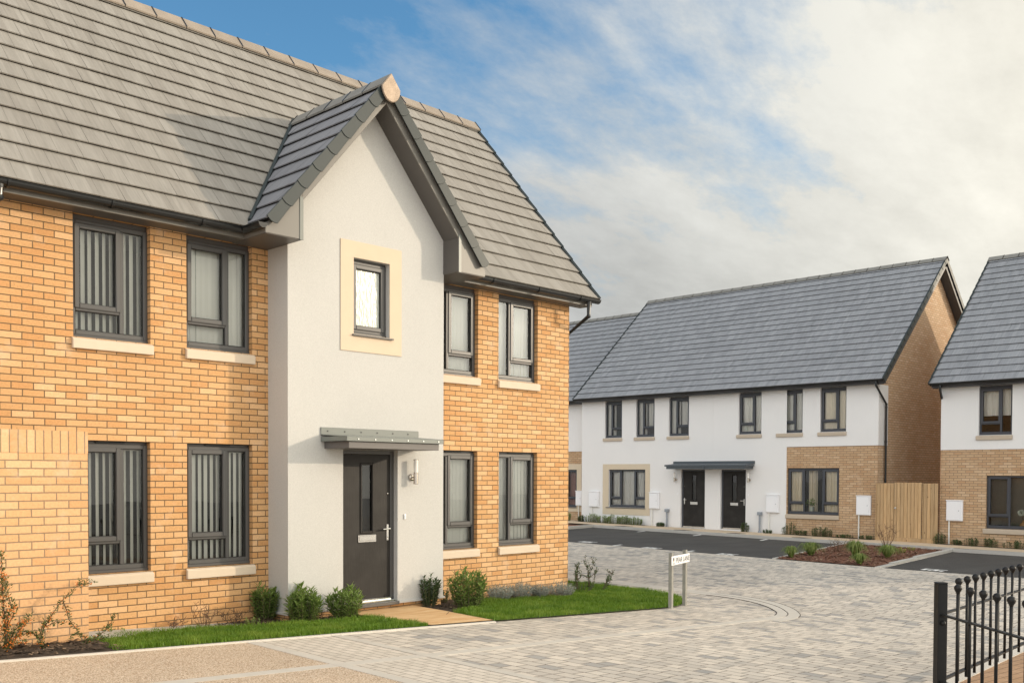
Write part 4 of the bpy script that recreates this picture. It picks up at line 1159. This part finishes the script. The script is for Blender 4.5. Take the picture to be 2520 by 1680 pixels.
def chips(name, poly, n, seed, hf, dz, mats, smin, smax, label):
    r = random.Random(seed); B = MB(); xs = [p[0] for p in poly]; ys = [p[1] for p in poly]; k = 0
    while k < n:
        x, y = r.uniform(min(xs), max(xs)), r.uniform(min(ys), max(ys))
        if not inside((x, y), poly): continue
        k += 1; z = hf(x, y)+dz+r.uniform(0, .018)
        a = r.uniform(0, 6.283); L = r.uniform(smin, smax); w = L*r.uniform(.2,.5); t = r.uniform(-.35,.35)
        d = V((math.cos(a)*L, math.sin(a)*L, t*L)); s = V((-math.sin(a)*w, math.cos(a)*w, r.uniform(-.3,.3)*w)); c = V((x, y, z))
        B.face([c-d-s, c+d-s, c+d*.8+s, c-d*.9+s], 0 if r.random() < .9 else 1); 
    o = B.build(name, mats, None, weld=False)
    return tag(o, label, None, None, 'stuff')
bp = [M['bark_dark'], M['pale_chip']]
chips('bark_mulch', [(-.5,-2.14),(4.0,-2.14),(3.95,-1.5),(-.5,-1.5)], 1500, 3, g, .028, bp, .012, .04, 'dark bark mulch along the foot of the garden wall')
chips('bark_mulch', [(4.2,-.14),(5.2,-.13),(6.35,-.84),(7.6,-1.0),(7.6,-.48),(6.75,-.46),(6.75,-.03),(4.2,-.03)], 1400, 4, lz, .012, bp, .01, .03, 'dark bark mulch under the shrubs left of the door')
chips('bark_mulch', [(8.8,-1.24),(9.24,-1.09),(10.18,-.48),(11.86,-.6),(12.5,-.1),(9.4,-.03),(9.4,-.46),(8.84,-.46)], 1100, 5, lz, .012, bp, .01, .03, 'dark bark mulch under the shrubs right of the door')
chips('bark_mulch', [(20.62,.55),(26.6,1.72),(26.64,-1.08),(20.62,-1.78)], 6500, 6, g, .035, [M['bark_red'], M['pale_chip']], .015, .045, 'red-brown bark mulch in the parking square bed')

# ================================================================== PLANTS
def bush(name, label, cat, loc, H, W, stems, L, Wl, mat, seed, per=26, group=None, spread=1.0, droop=.35, stem='stem', start=.12, bs=.45):
    r = random.Random(seed); t = thing(name, label, cat, loc, group); c = V(loc)
    S, Fo = MB(), MB()
    for i in range(stems):
        a = r.uniform(0, 6.283); q = math.sqrt(r.random())*W/2*spread
        tip = c+V((math.cos(a)*q, math.sin(a)*q, H*(1-.35*(q/(W/2))**2)*r.uniform(.72,1.02)))
        b = c+V((math.cos(a)*q*bs, math.sin(a)*q*bs, -.02))
        mid = (b+tip)/2+V((math.cos(a), math.sin(a), 0))*q*.18
        P = [b.lerp(mid, k/3).lerp(mid.lerp(tip, k/3), k/3) for k in range(4)]
        S.tube(P, [.006,.005,.004,.002], 5)
        for k in range(per):
            f = start+(1-start)*(1-(1-(k+.5)/per)**1.3); p = b.lerp(mid, f).lerp(mid.lerp(tip, f), f)
            an = k*2.4+r.uniform(-.4,.4); out = V((math.cos(an), math.sin(an), r.uniform(.1,1.0)*(1.2-droop) if f < .9 else r.uniform(.5,1.6)))
            Fo.leaf(p, out, V((-math.sin(an), math.cos(an), r.uniform(-.3,.3))), L*r.uniform(.65,1.1), Wl*r.uniform(.8,1.15), r.uniform(.05,.35))
    S.build('stem', M[stem], t); Fo.build('foliage', M[mat], t, weld=False)
    return t
gs = 'evergreen shrubs along the brick house'
sh = [('leafy evergreen shrub against the wall at the bay\'s left corner', (6.66,-.12), .47, .36, 26), ('upright evergreen shrub hard against the bay\'s shaded left side', (6.95,-.5), .46, .26, 16),
      ('rounded evergreen shrub before the left half of the cream bay', (6.86,-.68), .42, .46, 34), ('loose evergreen shrub left of the door step', (7.43,-.76), .41, .46, 32),
      ('slim evergreen shrub right of the path below the wall lamp', (9.06,-.52), .46, .36, 24), ('largest bushy evergreen shrub, at the bay\'s right corner', (9.42,-.92), .57, .56, 46)]
for i, (lb, (x, y), H, W, n) in enumerate(sh):
    bush('evergreen_shrub', lb, 'shrub', (x, y, lz(x, y)), H, W, int(n*1.25), .10 if i != 4 else .068, .027, 'leaf' if i not in (4,) else 'leaf_dark', 60+i, 24, gs)
bush('evergreen_shrub', 'small dark shrub tucked behind the largest one at the bay\'s foot', 'shrub', (9.52,-.3,lz(9.52,-.3)), .24, .2, 10, .05, .02, 'leaf_dark', 77, 16, gs)
bush('evergreen_shrub', 'tiny green seedling shrub under the left ground-floor windows', 'shrub', (6.25,-.5,lz(6.25,-.5)), .10, .22, 9, .04, .014, 'leaf', 78, 12, gs)
bush('evergreen_shrub', 'low straggling green shrub at the wall foot between the lower windows', 'shrub', (4.72,-.10,lz(4.72,-.1)), .12, .40, 12, .035, .02, 'leaf', 79, 12, gs)

def lavender(label, loc, H, W, seed):
    r = random.Random(seed); t = thing('lavender', label, 'lavender', loc, 'grey lavender clumps by the corner'); c = V(loc); B = MB()
    for i in range(260):
        a = r.uniform(0, 6.283); q = math.sqrt(r.random())*W/2
        b = c+V((math.cos(a)*q*.6, math.sin(a)*q*.6, 0)); d = V((math.cos(a)*q*.9, math.sin(a)*q*.9, H*r.uniform(.8,1.25)))
        Lh = H*r.uniform(.7,1.05)*(1-.3*(2*q/W)**2)
        for k in range(9):
            p = b+d.normalized()*Lh*(.25+.75*k/9); an = k*2.2+r.random()
            B.leaf(p, d.normalized()*1.3+V((math.cos(an), math.sin(an), .1)), V((-math.sin(an), math.cos(an), 0)), .036, .008, .1)
    B.build('foliage', M['leaf_lav'], t, weld=False); return t
for lb, x, y, H, W, s in (('grey lavender clump nearest the big evergreen shrub', 10.55,-.42,.28,.44,1),('grey lavender clump under the gap between the right windows', 11.08,-.36,.30,.42,2),('smallest grey lavender clump, third along the brick wall', 11.50,-.38,.24,.32,3),('grey lavender clump nearest the brick corner', 11.95,-.42,.28,.52,4)):
    lavender(lb, (x, y, lz(x, y)), H, W, s)

def branchy(name, label, cat, loc, lines, leafmat, seed, per_m=150, L=.028, W=.014, r0=.006, berry=0, group=None, stem='twig', z_base=None):
    r = random.Random(seed); t = thing(name, label, cat, loc, group); S, Fo, Be = MB(), MB(), MB()
    for ln in lines:
        P = [V(p) for p in ln]; S.tube(P, [r0*(1-.75*i/(len(P)-1)) for i in range(len(P))], 5)
        for a, b in zip(P, P[1:]):
            n = int((b-a).length*per_m); d = (b-a).normalized()
            for k in range(n):
                p = a.lerp(b, r.random())+V((r.gauss(0,.012), r.gauss(0,.012), r.gauss(0,.012))); an = r.uniform(0, 6.283)
                o = V((math.cos(an), math.sin(an), r.uniform(-.2,.9)))+d*.5
                if leafmat: Fo.leaf(p, o, V((r.gauss(0,1), r.gauss(0,1), r.gauss(0,1))), L*r.uniform(.7,1.3), W*r.uniform(.8,1.2), .15)
            for k in range(int((b-a).length*berry)):
                p = a.lerp(b, r.random())
                for j in range(r.randint(2, 6)): Be.ball(p+V((r.gauss(0,.018), r.gauss(0,.016), r.gauss(0,.016))), r.uniform(.0042,.0062), 5)
    S.build('stem', M[stem], t)
    if leafmat: Fo.build('foliage', M[leafmat], t, weld=False)
    if berry: Be.build('berries', M['berry'], t)['kind'] = 'stuff'
    return t
ln = [[(3.07,-1.70,.36),(3.06,-1.72,.71),(3.05,-1.72,.88),(3.04,-1.72,1.06),(3.04,-1.72,1.19),(3.04,-1.72,1.29)],
      [(3.06,-1.73,.36),(3.08,-1.75,.75),(3.11,-1.75,.81),(3.08,-1.75,.92),(3.05,-1.75,1.09)], [(3.0,-1.7,.36),(2.98,-1.74,.6),(3.0,-1.74,.85),(2.99,-1.74,1.02)],
      [(3.08,-1.72,.4),(3.10,-1.72,.51),(3.14,-1.72,.6),(3.22,-1.72,.66),(3.3,-1.72,.68)], [(3.08,-1.74,.45),(3.16,-1.76,.56),(3.24,-1.74,.56),(3.32,-1.72,.55)], [(3.05,-1.75,.4),(3.12,-1.78,.55),(3.2,-1.76,.64),(3.26,-1.74,.72)],
      [(3.06,-1.72,.6),(3.12,-1.74,.72),(3.14,-1.74,.84)], [(3.0,-1.76,.4),(3.1,-1.8,.5),(3.22,-1.8,.5)]]
branchy('pyracantha', 'firethorn with orange berries growing up the garden wall, tallest stems', 'firethorn', (3.06,-1.72,.38), ln, 'leaf_pyra', 5, 330, .030, .012, .007, 34, 'firethorn bushes by the garden wall')
ln = [[(3.40,-1.70,.36),(3.38,-1.68,.49),(3.41,-1.68,.59),(3.46,-1.68,.66),(3.5,-1.68,.73),(3.57,-1.68,.82),(3.67,-1.68,.91),(3.76,-1.68,1.0)], [(3.72,-1.66,.96),(3.81,-1.62,.95),(3.89,-1.6,.97)],
      [(3.58,-1.68,.82),(3.62,-1.66,.73),(3.64,-1.66,.64),(3.69,-1.66,.57),(3.73,-1.66,.5)], [(3.39,-1.72,.40),(3.36,-1.72,.5),(3.3,-1.72,.56),(3.24,-1.72,.58)], [(3.42,-1.7,.6),(3.5,-1.72,.64),(3.58,-1.72,.62)], [(3.4,-1.72,.4),(3.34,-1.74,.52),(3.4,-1.72,.64),(3.46,-1.7,.68)]]
branchy('pyracantha', 'firethorn with one long stem leaning up to the window sill', 'firethorn', (3.40,-1.70,.38), ln, 'leaf_pyra', 6, 250, .030, .012, .006, 14, 'firethorn bushes by the garden wall')
ln = [[(3.75,-1.72,.37),(3.79,-1.7,.44),(3.71,-1.7,.51),(3.63,-1.7,.47)], [(3.78,-1.66,.37),(3.9,-1.6,.42),(4.05,-1.52,.48),(4.13,-1.46,.54),(4.19,-1.40,.60)], [(3.8,-1.68,.38),(3.92,-1.68,.42),(4.02,-1.66,.44)]]
branchy('pyracantha', 'short firethorn at the garden wall\'s end beside the grass', 'firethorn', (3.77,-1.68,.37), ln, 'leaf_pyra', 7, 300, .030, .012, .005, 10, 'firethorn bushes by the garden wall')

def fan(c, H, W, n, seed, lean=(0,0)):
    r = random.Random(seed); out = []
    for i in range(n):
        a = r.uniform(0, 6.283); q = r.uniform(.2,1)*W/2
        tip = V((c[0]+math.cos(a)*q+lean[0], c[1]+math.sin(a)*q+lean[1], c[2]+H*r.uniform(.6,1)))
        b = V((c[0]+math.cos(a)*q*.2, c[1]+math.sin(a)*q*.2, c[2]-.02)); m = b.lerp(tip, .5)+V((r.gauss(0,.03), r.gauss(0,.03), 0))
        out.append([tuple(b), tuple(b.lerp(m, .5)+V((0,0,.01))), tuple(m), tuple(m.lerp(tip, .6)), tuple(tip)])
        for k in range(2):
            s = m.lerp(tip, r.uniform(0,.7)); e = s+V((r.gauss(0,.07), r.gauss(0,.07), r.uniform(.04,.12)))*(.5+H)
            out.append([tuple(s), tuple(s.lerp(e, .5)), tuple(e)])
    return out
for lb, x, y, H, W, n, s, le in (('sparse upright cotoneaster close to the brick corner', 12.72,-.12,.58,.16,3,1,(0,0)),('tall sparse cotoneaster in the middle of the corner bed', 13.26,.06,.62,.26,4,2,(.02,0)),('cotoneaster leaning outward over the lawn', 13.24,-.22,.44,.10,3,3,(.20,-.06))):
    z = lz(x, y); branchy('cotoneaster', lb, 'shrub', (x, y, z), fan((x, y, z), H, W, n, s, le), 'leaf_dark', 20+s, 150, .030, .016, .007, 0, 'sparse shrubs at the brick corner')
bush('evergreen_shrub', 'low dark ground-hugging shrub at the brick corner behind the lavender', 'shrub', (12.75,-.15,lz(12.75,-.15)), .20, .55, 26, .035, .016, 'leaf_dark', 81, 18, gs)
for lb, x, y, H, W, s in (('bare reddish dormant shrub below the right of the two left lower windows', 5.82,-.16,.33,.40,1),('short bare dormant shrub left of the taller bare one', 5.42,-.12,.17,.34,2),('small bare dormant shrub near the bay\'s shaded side', 6.22,-.14,.20,.40,3)):
    z = lz(x, y); branchy('dormant_shrub', lb, 'shrub', (x, y, z), fan((x, y, z), H, W, 11, 30+s), 'leaf_dry', 40+s, 34, .016, .009, .004, 0, 'bare dormant shrubs under the windows')

# sedge tufts and twigs in the parking square bed
def sedge(label, loc, H, W, n, seed, mat='leaf_grass'):
    r = random.Random(seed); t = thing('grass_tuft', label, 'ornamental grass', loc, 'ornamental grass tufts in the bark bed'); c = V(loc); B = MB()
    for i in range(n):
        a = r.uniform(0, 6.283); q = r.uniform(.25,1)*W/2; h = H*r.uniform(.6,1.0)*(1-.25*q/(W/2)); w = r.uniform(.006,.011)
        o = V((math.cos(a), math.sin(a), 0)); s = V((-math.sin(a), math.cos(a), 0))*w
        P = [c+o*.05*r.random(), c+o*q*.55+V((0,0,h*.72)), c+o*q*1.0+V((0,0,h*.88)), c+o*q*1.35+V((0,0,h*r.uniform(.25,.7)))]
        for k in range(3):
            k1 = 1-.3*k; k2 = 1-.3*(k+1)
            B.face([P[k]-s*k1, P[k]+s*k1, P[k+1]+s*k2, P[k+1]-s*k2])
    B.build('blades', M[mat], t, weld=False); return t
for lb, x, y, H, W, n, s in (('grass tuft at the bark bed\'s left tip by the tarmac', 21.1,.45,.27,.36,150,1),('wide grass tuft second from the bed\'s left tip', 22.0,.42,.32,.50,210,2),('tall grass tuft in the middle of the bark bed', 22.6,-.42,.38,.44,220,3),('grass tuft at the front edge of the bark bed', 20.85,-1.34,.24,.34,150,4),('bluish grass tuft toward the bed\'s right kerb', 23.0,-1.04,.30,.50,220,5)):
    sedge(lb, (x, y, g(x, y)+.03), H*1.35, W*1.3, int(n*1.5), s)
bush('yellow_shrub', 'low yellow-green shrub at the right of the bark bed', 'shrub', (24.8,-.62,g(24.8,-.62)+.03), .14, .26, 12, .04, .02, 'leaf_yellow', 91, 12, 'low yellow shrubs in the bark bed')
bush('yellow_shrub', 'smallest yellow-green shrub, nearest the bed\'s rear kerb', 'shrub', (25.6,-.52,g(25.6,-.52)+.03), .12, .22, 10, .04, .02, 'leaf_yellow', 92, 12, 'low yellow shrubs in the bark bed')
for lb, x, y, H, W, n, s in (('thin bare twiggy shrub before the timber gate', 26.4,.45,.72,.70,20,51),('dry feathery shrub toward the rear of the bark bed', 23.6,.50,.36,.55,18,52),('low dry shrub beside the rear kerb of the bark bed', 25.3,.9,.30,.5,12,53)):
    z = g(x, y)+.02; branchy('bare_shrub', lb, 'shrub', (x, y, z), fan((x, y, z), H, W, n, s), 'leaf_dry', s, 16, .022, .010, .0045, 0, 'bare twiggy shrubs in the bark bed')

# low plants along the white houses
gl = 'low plants along the white houses'
lp = [(14.45,.34,.5,'low green plant at the foot of the set-back house'),(13.62,.24,.3,'small sparse plant at the pair\'s left corner'),(13.10,.34,.5,'low green plant under the meter box left of the framed window'),(12.52,.30,.5,'low green plant below the framed window\'s left edge'),
      (12.05,.33,.55,'low green plant below the middle of the framed window'),(11.55,.31,.5,'low green plant below the framed window, right of its middle'),(11.05,.28,.5,'low green plant at the right end of the row below the framed window'),
      (9.92,.14,.32,'tiny plant beside the left grey pipe post'),(6.46,.30,.26,'small dark heather right of the right-hand door'),(5.62,.10,.32,'low cushion plant at the foot of the meter box right of the doors'),
      (4.84,.38,.40,'ivy-like plant climbing below the left of the brick panel window'),(4.40,.18,.36,'low ivy-like plant below the middle of the brick panel window'),(3.82,.28,.40,'ivy-like plant below the brick panel window, third from its left'),(3.52,.26,.34,'ivy-like plant below the right end of the brick panel window'),
      (2.95,.10,.5,'low cushion plant right of the brick panel window'),(2.25,.12,.45,'low cushion plant by the fence end of the brick panel'),
      (.04,.30,.34,'climbing plant around the white pipe of the right-hand house'),(-.45,.14,.26,'small plant on the right-hand house, next to the pipe'),(-.85,.22,.45,'ivy-like plant left of the right-hand house\'s ground window'),(-1.35,.24,.4,'ivy-like plant below the left of the right-hand house\'s window'),(-2.0,.20,.55,'ivy-like plant below the middle of the right-hand house\'s window')]
for i, (y, H, W, lb) in enumerate(lp):
    x = 29.02; bush('low_plant', lb, 'plant', (x, y, pz(x, y)+.01), H*1.1, W*1.05, 30 if i < 9 else 22, .06, .03, 'leaf' if i in (0,2,3,4,5,6) else 'leaf_dark', 120+i, 15, gl, droop=.6, start=.03, bs=.8)

# ================================================================== STREET SIGN, RAILING
Sg = thing('street_sign', 'low white street nameplate reading PEAR LANE on two galvanised posts at the lawn corner', 'street sign', (12.80,-2.15,-.06))
d_ = V((.655,.175,0)).normalized(); n_ = V((d_.y, -d_.x, 0))
for (x, y), zt_ in (((12.50,-2.225), .812), ((13.12,-2.055), .82)):
    c = V((x, y, 0)); z0 = g(x, y)-.1; B = MB()
    for w, t, o in ((.075, .006, 0.0),):
        # rolled channel section: web and two flanges
        for a0, a1, b0, b1 in ((-.037,.037,-.003,.003), (-.037,-.030,-.003,-.05), (.030,.037,-.003,-.05)):
            lo, hi = sorted((b0, b1)); pts = [c+d_*a0+n_*lo, c+d_*a1+n_*lo, c+d_*a1+n_*hi, c+d_*a0+n_*hi]
            B.hexa([(p.x,p.y,z0) for p in pts]+[(p.x,p.y,zt_) for p in pts])
    B.build('post', M['galv'], Sg)
bc = V((12.81,-2.14,.694))+n_*.012
B = MB(); hl, hh = .405, .07
def pt(u, w, z): q = bc+d_*u+n_*w; return (q.x, q.y, q.z+z)
B.hexa([pt(-hl,0,-hh),pt(hl,0,-hh),pt(hl,.012,-hh),pt(-hl,.012,-hh),pt(-hl,0,hh),pt(hl,0,hh),pt(hl,.012,hh),pt(-hl,.012,hh)])
bd_ = B.build('sign_board', M['sign'], Sg, bevel=.003)
def text_mesh(name, body, size, width, mat, parent, T, cu, cz, w):
    cv = bpy.data.curves.new(name, 'FONT'); cv.body = body; cv.size = size; cv.extrude = .0; cv.align_x = 'CENTER'; cv.align_y = 'CENTER'; cv.offset = .0012
    ob = bpy.data.objects.new(name, cv); COL.objects.link(ob); bpy.context.view_layer.update()
    me0 = ob.evaluated_get(bpy.context.evaluated_depsgraph_get()).to_mesh()
    vs = [tuple(v.co) for v in me0.vertices]; fs = [tuple(p.vertices) for p in me0.polygons]
    xs = [v[0] for v in vs]; k = width/(max(xs)-min(xs)); mx = (max(xs)+min(xs))/2; ys = [v[1] for v in vs]; my = (max(ys)+min(ys))/2
    ob.evaluated_get(bpy.context.evaluated_depsgraph_get()).to_mesh_clear()
    bpy.data.objects.remove(ob); bpy.data.curves.remove(cv)
    org = V(parent['_o']); me = bpy.data.meshes.new(name)
    me.from_pydata([tuple(V(T(cu+(x-mx)*k, w, cz+(y-my)))-org) for x, y, z in vs], [], fs); me.materials.append(mat)
    o = bpy.data.objects.new(name, me); COL.objects.link(o); o.parent = parent; o['_o'] = tuple(org); return o
text_mesh('lettering', 'PEAR LANE', .108, .60, M['ink'], bd_, pt, .085, .0, .0135)
B = MB()
for q in ((-.262,-.258,-.062,.062),): B.face([pt(q[0],.0135,q[2]),pt(q[1],.0135,q[2]),pt(q[1],.0135,q[3]),pt(q[0],.0135,q[3])], 0)
for u, z, r in ((-.345,.030,.016),(-.318,.034,.014),(-.330,.012,.014),(-.352,.008,.008),(-.306,.010,.009)):
    B.face([pt(u+r*math.cos(2*math.pi*i/8),.0135,z+r*math.sin(2*math.pi*i/8)) for i in range(8)], 0)
B.face([pt(-.338+.013*math.cos(2*math.pi*i/8)+.006,.0142,-.010+.015*math.sin(2*math.pi*i/8)) for i in range(8)], 1)
for z in (-.038, -.050): B.face([pt(-.385,.0135,z-.0035),pt(-.275,.0135,z-.0035),pt(-.275,.0135,z+.0035),pt(-.385,.0135,z+.0035)], 2)
B.build('emblem', [M['ink'], M['ink_gold'], M['grey_pipe']], bd_, closed=False)

Rl = thing('metal_railing', 'black metal railing with ball-topped bars turning a corner at a square post', 'railing', (8.82,-7.68,.06))
ra = math.atan2(-.15,-.138); dv = V((math.cos(ra), math.sin(ra), 0)); sv = V((-dv.y, dv.x, 0)); pc = V((8.815,-7.665,0))
def rbox(mb, c, h, z0, z1, d=dv, s=sv):
    pts = [c-d*h-s*h, c+d*h-s*h, c+d*h+s*h, c-d*h+s*h]; mb.hexa([(p.x,p.y,z0) for p in pts]+[(p.x,p.y,z1) for p in pts])
B = MB(); rbox(B, pc, .043, -.1, 1.062); rbox(B, pc, .046, 1.062, 1.072); B.build('post', M['railing'], Rl, bevel=.005)
for z in (.788, .20):
    B = MB(); e = pc+dv*2.2; a = pc+dv*.02; hh_ = .0075
    for p0, p1, s in ((a, e, sv), (pc+V((.04,.005,0)), V((13.2,-7.47,0)), V((0,1,0)))):
        B = MB(); q = [p0-s*.022, p1-s*.022, p1+s*.022, p0+s*.022]
        B.hexa([(p.x,p.y,z-hh_) for p in q]+[(p.x,p.y,z+hh_) for p in q]); B.build('rail', M['railing'], Rl, bevel=.002)
    B = MB(); b0 = pc+dv*.05-V((0,0,0)); B.ball((b0.x,b0.y,z-.07), .022, 8); B.tube([(pc.x,pc.y,z-.07),(b0.x,b0.y,z-.07)], .014, 8); B.build('rail_bolt', M['railing'], Rl)
bars = [(8.66-.138*k, -7.867-.150*k) for k in range(11)]+[(9.226+.2485*k, -7.668+.0125*min(k,7)+.004*max(0,k-7)) for k in range(16)]
for x, y in bars:
    B = MB(); B.tube([(x,y,.14),(x,y,1.02)], .0135, 10); B.lathe((x,y,1.0), [(.0135,0),(.017,.012),(.026,.026),(.032,.040),(.0335,.048),(.032,.058),(.025,.070),(.014,.078),(.004,.081)], 14)
    B.build('baluster', M['railing'], Rl, smooth=True)

# ================================================================== SKY, SUN, CAMERA
SUN_AZ, SUN_EL = -39.0, 12.9                      # azimuth from +x towards +y
sdir = V((math.cos(rad(SUN_EL))*math.cos(rad(SUN_AZ)), math.cos(rad(SUN_EL))*math.sin(rad(SUN_AZ)), math.sin(rad(SUN_EL))))
w = bpy.data.worlds.new('World'); scene.world = w; w.use_nodes = True
nt = w.node_tree; nt.nodes.clear()
class WT(NT):
    def __init__(s, tree): s.t = tree
S = WT(nt)
tc = S.n('ShaderNodeTexCoord'); D = tc.outputs['Generated']
sky = S.n('ShaderNodeTexSky', sky_type='NISHITA'); sky.sun_disc = False
sky.sun_elevation = rad(SUN_EL); sky.sun_rotation = rad(90-SUN_AZ); sky.altitude = 50; sky.air_density = 1.0; sky.dust_density = .6; sky.ozone_density = 3.0
def vdot(a, vec):
    n = S.n('ShaderNodeVectorMath', operation='DOT_PRODUCT'); S.l(a, n.inputs[0]); n.inputs[1].default_value = vec; return n.outputs['Value']
sx, sy_, sz_ = vdot(D, (1,0,0)), vdot(D, (0,1,0)), vdot(D, (0,0,1))
zc = S.math('ADD', S.math('MAXIMUM', sz_, 0.0), .22)
cx = S.n('ShaderNodeCombineXYZ'); S.l(S.math('DIVIDE', sx, zc), cx.inputs[0]); S.l(S.math('DIVIDE', sy_, zc), cx.inputs[1])
mp = S.n('ShaderNodeMapping'); mp.inputs['Rotation'].default_value = (0,0,rad(-25)); mp.inputs['Scale'].default_value = (.8,1.35,1); mp.inputs['Location'].default_value = (3.1,1.7,0); S.l(cx.outputs[0], mp.inputs['Vector'])
n1 = S.noise(mp.outputs[0], 1.45, 9, .6); n2 = S.noise(mp.outputs[0], 5.2, 9, .66)
mp2 = S.n('ShaderNodeMapping'); mp2.inputs['Scale'].default_value = (.5,1.6,1); mp2.inputs['Rotation'].default_value = (0,0,rad(-8)); mp2.inputs['Location'].default_value = (7.7,2.2,0); S.l(cx.outputs[0], mp2.inputs['Vector'])
n3 = S.noise(mp2.outputs[0], 1.0, 6, .55)
nn = S.math('ADD', S.math('MULTIPLY', n1, .66), S.math('MULTIPLY', n2, .34))
q1 = S.math('ADD', S.math('SUBTRACT', S.math('MULTIPLY', sx, 1.15), S.math('MULTIPLY', sz_, .75)), S.math('MULTIPLY', S.math('MAXIMUM', S.math('SUBTRACT', .20, sz_), 0.0), .9))
q2 = S.math('ADD', S.math('MULTIPLY', vdot(D, (-.62,-.68,.39)), 1.2), .55)  # extra cloud cover added behind the camera for fill light
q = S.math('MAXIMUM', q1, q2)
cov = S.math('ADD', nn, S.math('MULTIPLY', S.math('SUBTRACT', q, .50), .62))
cm = S.ramp(cov, [(.36, 0), (.46, .34), (.62, 1)])
sd = vdot(D, tuple(sdir))
glow = S.ramp(S.math('MULTIPLY', S.math('ADD', sd, 1.0), .5), [(.2, (.96,.93,.89)), (.45, (.70,.715,.72)), (.62, (.66,.67,.65)), (.72, (.78,.77,.71)), (.82, (1.0,.96,.84)), (1.0, (1.0,.93,.78))])
lum = S.math('ADD', S.math('MULTIPLY', S.math('POWER', S.math('MAXIMUM', sd, 0.0), 4.0), 3.0), S.math('ADD', S.math('MULTIPLY', S.math('POWER', S.math('MAXIMUM', sd, 0.0), 60.0), 70.0), 9.0))
shade = S.ramp(S.math('ADD', S.math('MULTIPLY', n3, .7), S.math('MULTIPLY', n2, .3)), [(.36, .74), (.64, 1.12)])
back = S.math('ADD', S.math('MULTIPLY', S.math('MAXIMUM', vdot(D, (-.62,-.68,.39)), 0.0), 1.55), 1.0)  # added brightness for unseen clouds behind the camera, as fill light
gl2 = S.mix(1.0, glow, shade, 'MULTIPLY')
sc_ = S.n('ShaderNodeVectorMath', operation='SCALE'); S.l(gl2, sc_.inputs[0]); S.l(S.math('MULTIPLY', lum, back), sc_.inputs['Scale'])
sk = S.n('ShaderNodeVectorMath', operation='MULTIPLY'); S.l(sky.outputs[0], sk.inputs[0]); sk.inputs[1].default_value = (1.45, 2.0, 2.05)
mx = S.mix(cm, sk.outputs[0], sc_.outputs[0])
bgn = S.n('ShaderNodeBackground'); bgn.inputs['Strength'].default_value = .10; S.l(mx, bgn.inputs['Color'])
wo = S.n('ShaderNodeOutputWorld'); S.l(bgn.outputs[0], wo.inputs[0])

sl = bpy.data.lights.new('sun', 'SUN'); sl.energy = 2.1; sl.angle = rad(.7); sl.color = (1.0, .82, .61)
so_ = bpy.data.objects.new('sun', sl); COL.objects.link(so_); so_.rotation_euler = sdir.to_track_quat('Z', 'Y').to_euler(); so_.location = (20, -20, 20)

f_px, yaw, tilt, roll, cy_px = 2417.43, rad(44.3785), rad(-1.3323), rad(.22375), 1224.3
Fv = V((math.cos(yaw)*math.cos(tilt), math.sin(yaw)*math.cos(tilt), math.sin(tilt))); Rv0 = V((math.sin(yaw), -math.cos(yaw), 0)); Uv0 = Rv0.cross(Fv)
Rv = Rv0*math.cos(roll)+Uv0*math.sin(roll); Uv = Uv0*math.cos(roll)-Rv0*math.sin(roll)
cam = bpy.data.cameras.new('camera'); co = bpy.data.objects.new('camera', cam); COL.objects.link(co)
co.matrix_world = Matrix(((Rv.x,Uv.x,-Fv.x,0),(Rv.y,Uv.y,-Fv.y,-11),(Rv.z,Uv.z,-Fv.z,2.0),(0,0,0,1)))
cam.sensor_width = 36; cam.lens = f_px/2520*36; cam.shift_y = (cy_px-840)/2520; cam.clip_end = 600; cam.clip_start = .05
scene.camera = co
for o in bpy.data.objects:
    if '_o' in o: del o['_o']
scene.view_settings.view_transform = 'Standard'; scene.view_settings.look = 'None'; scene.view_settings.gamma = 1; scene.view_settings.exposure = .1
scene.view_settings.use_curve_mapping = False
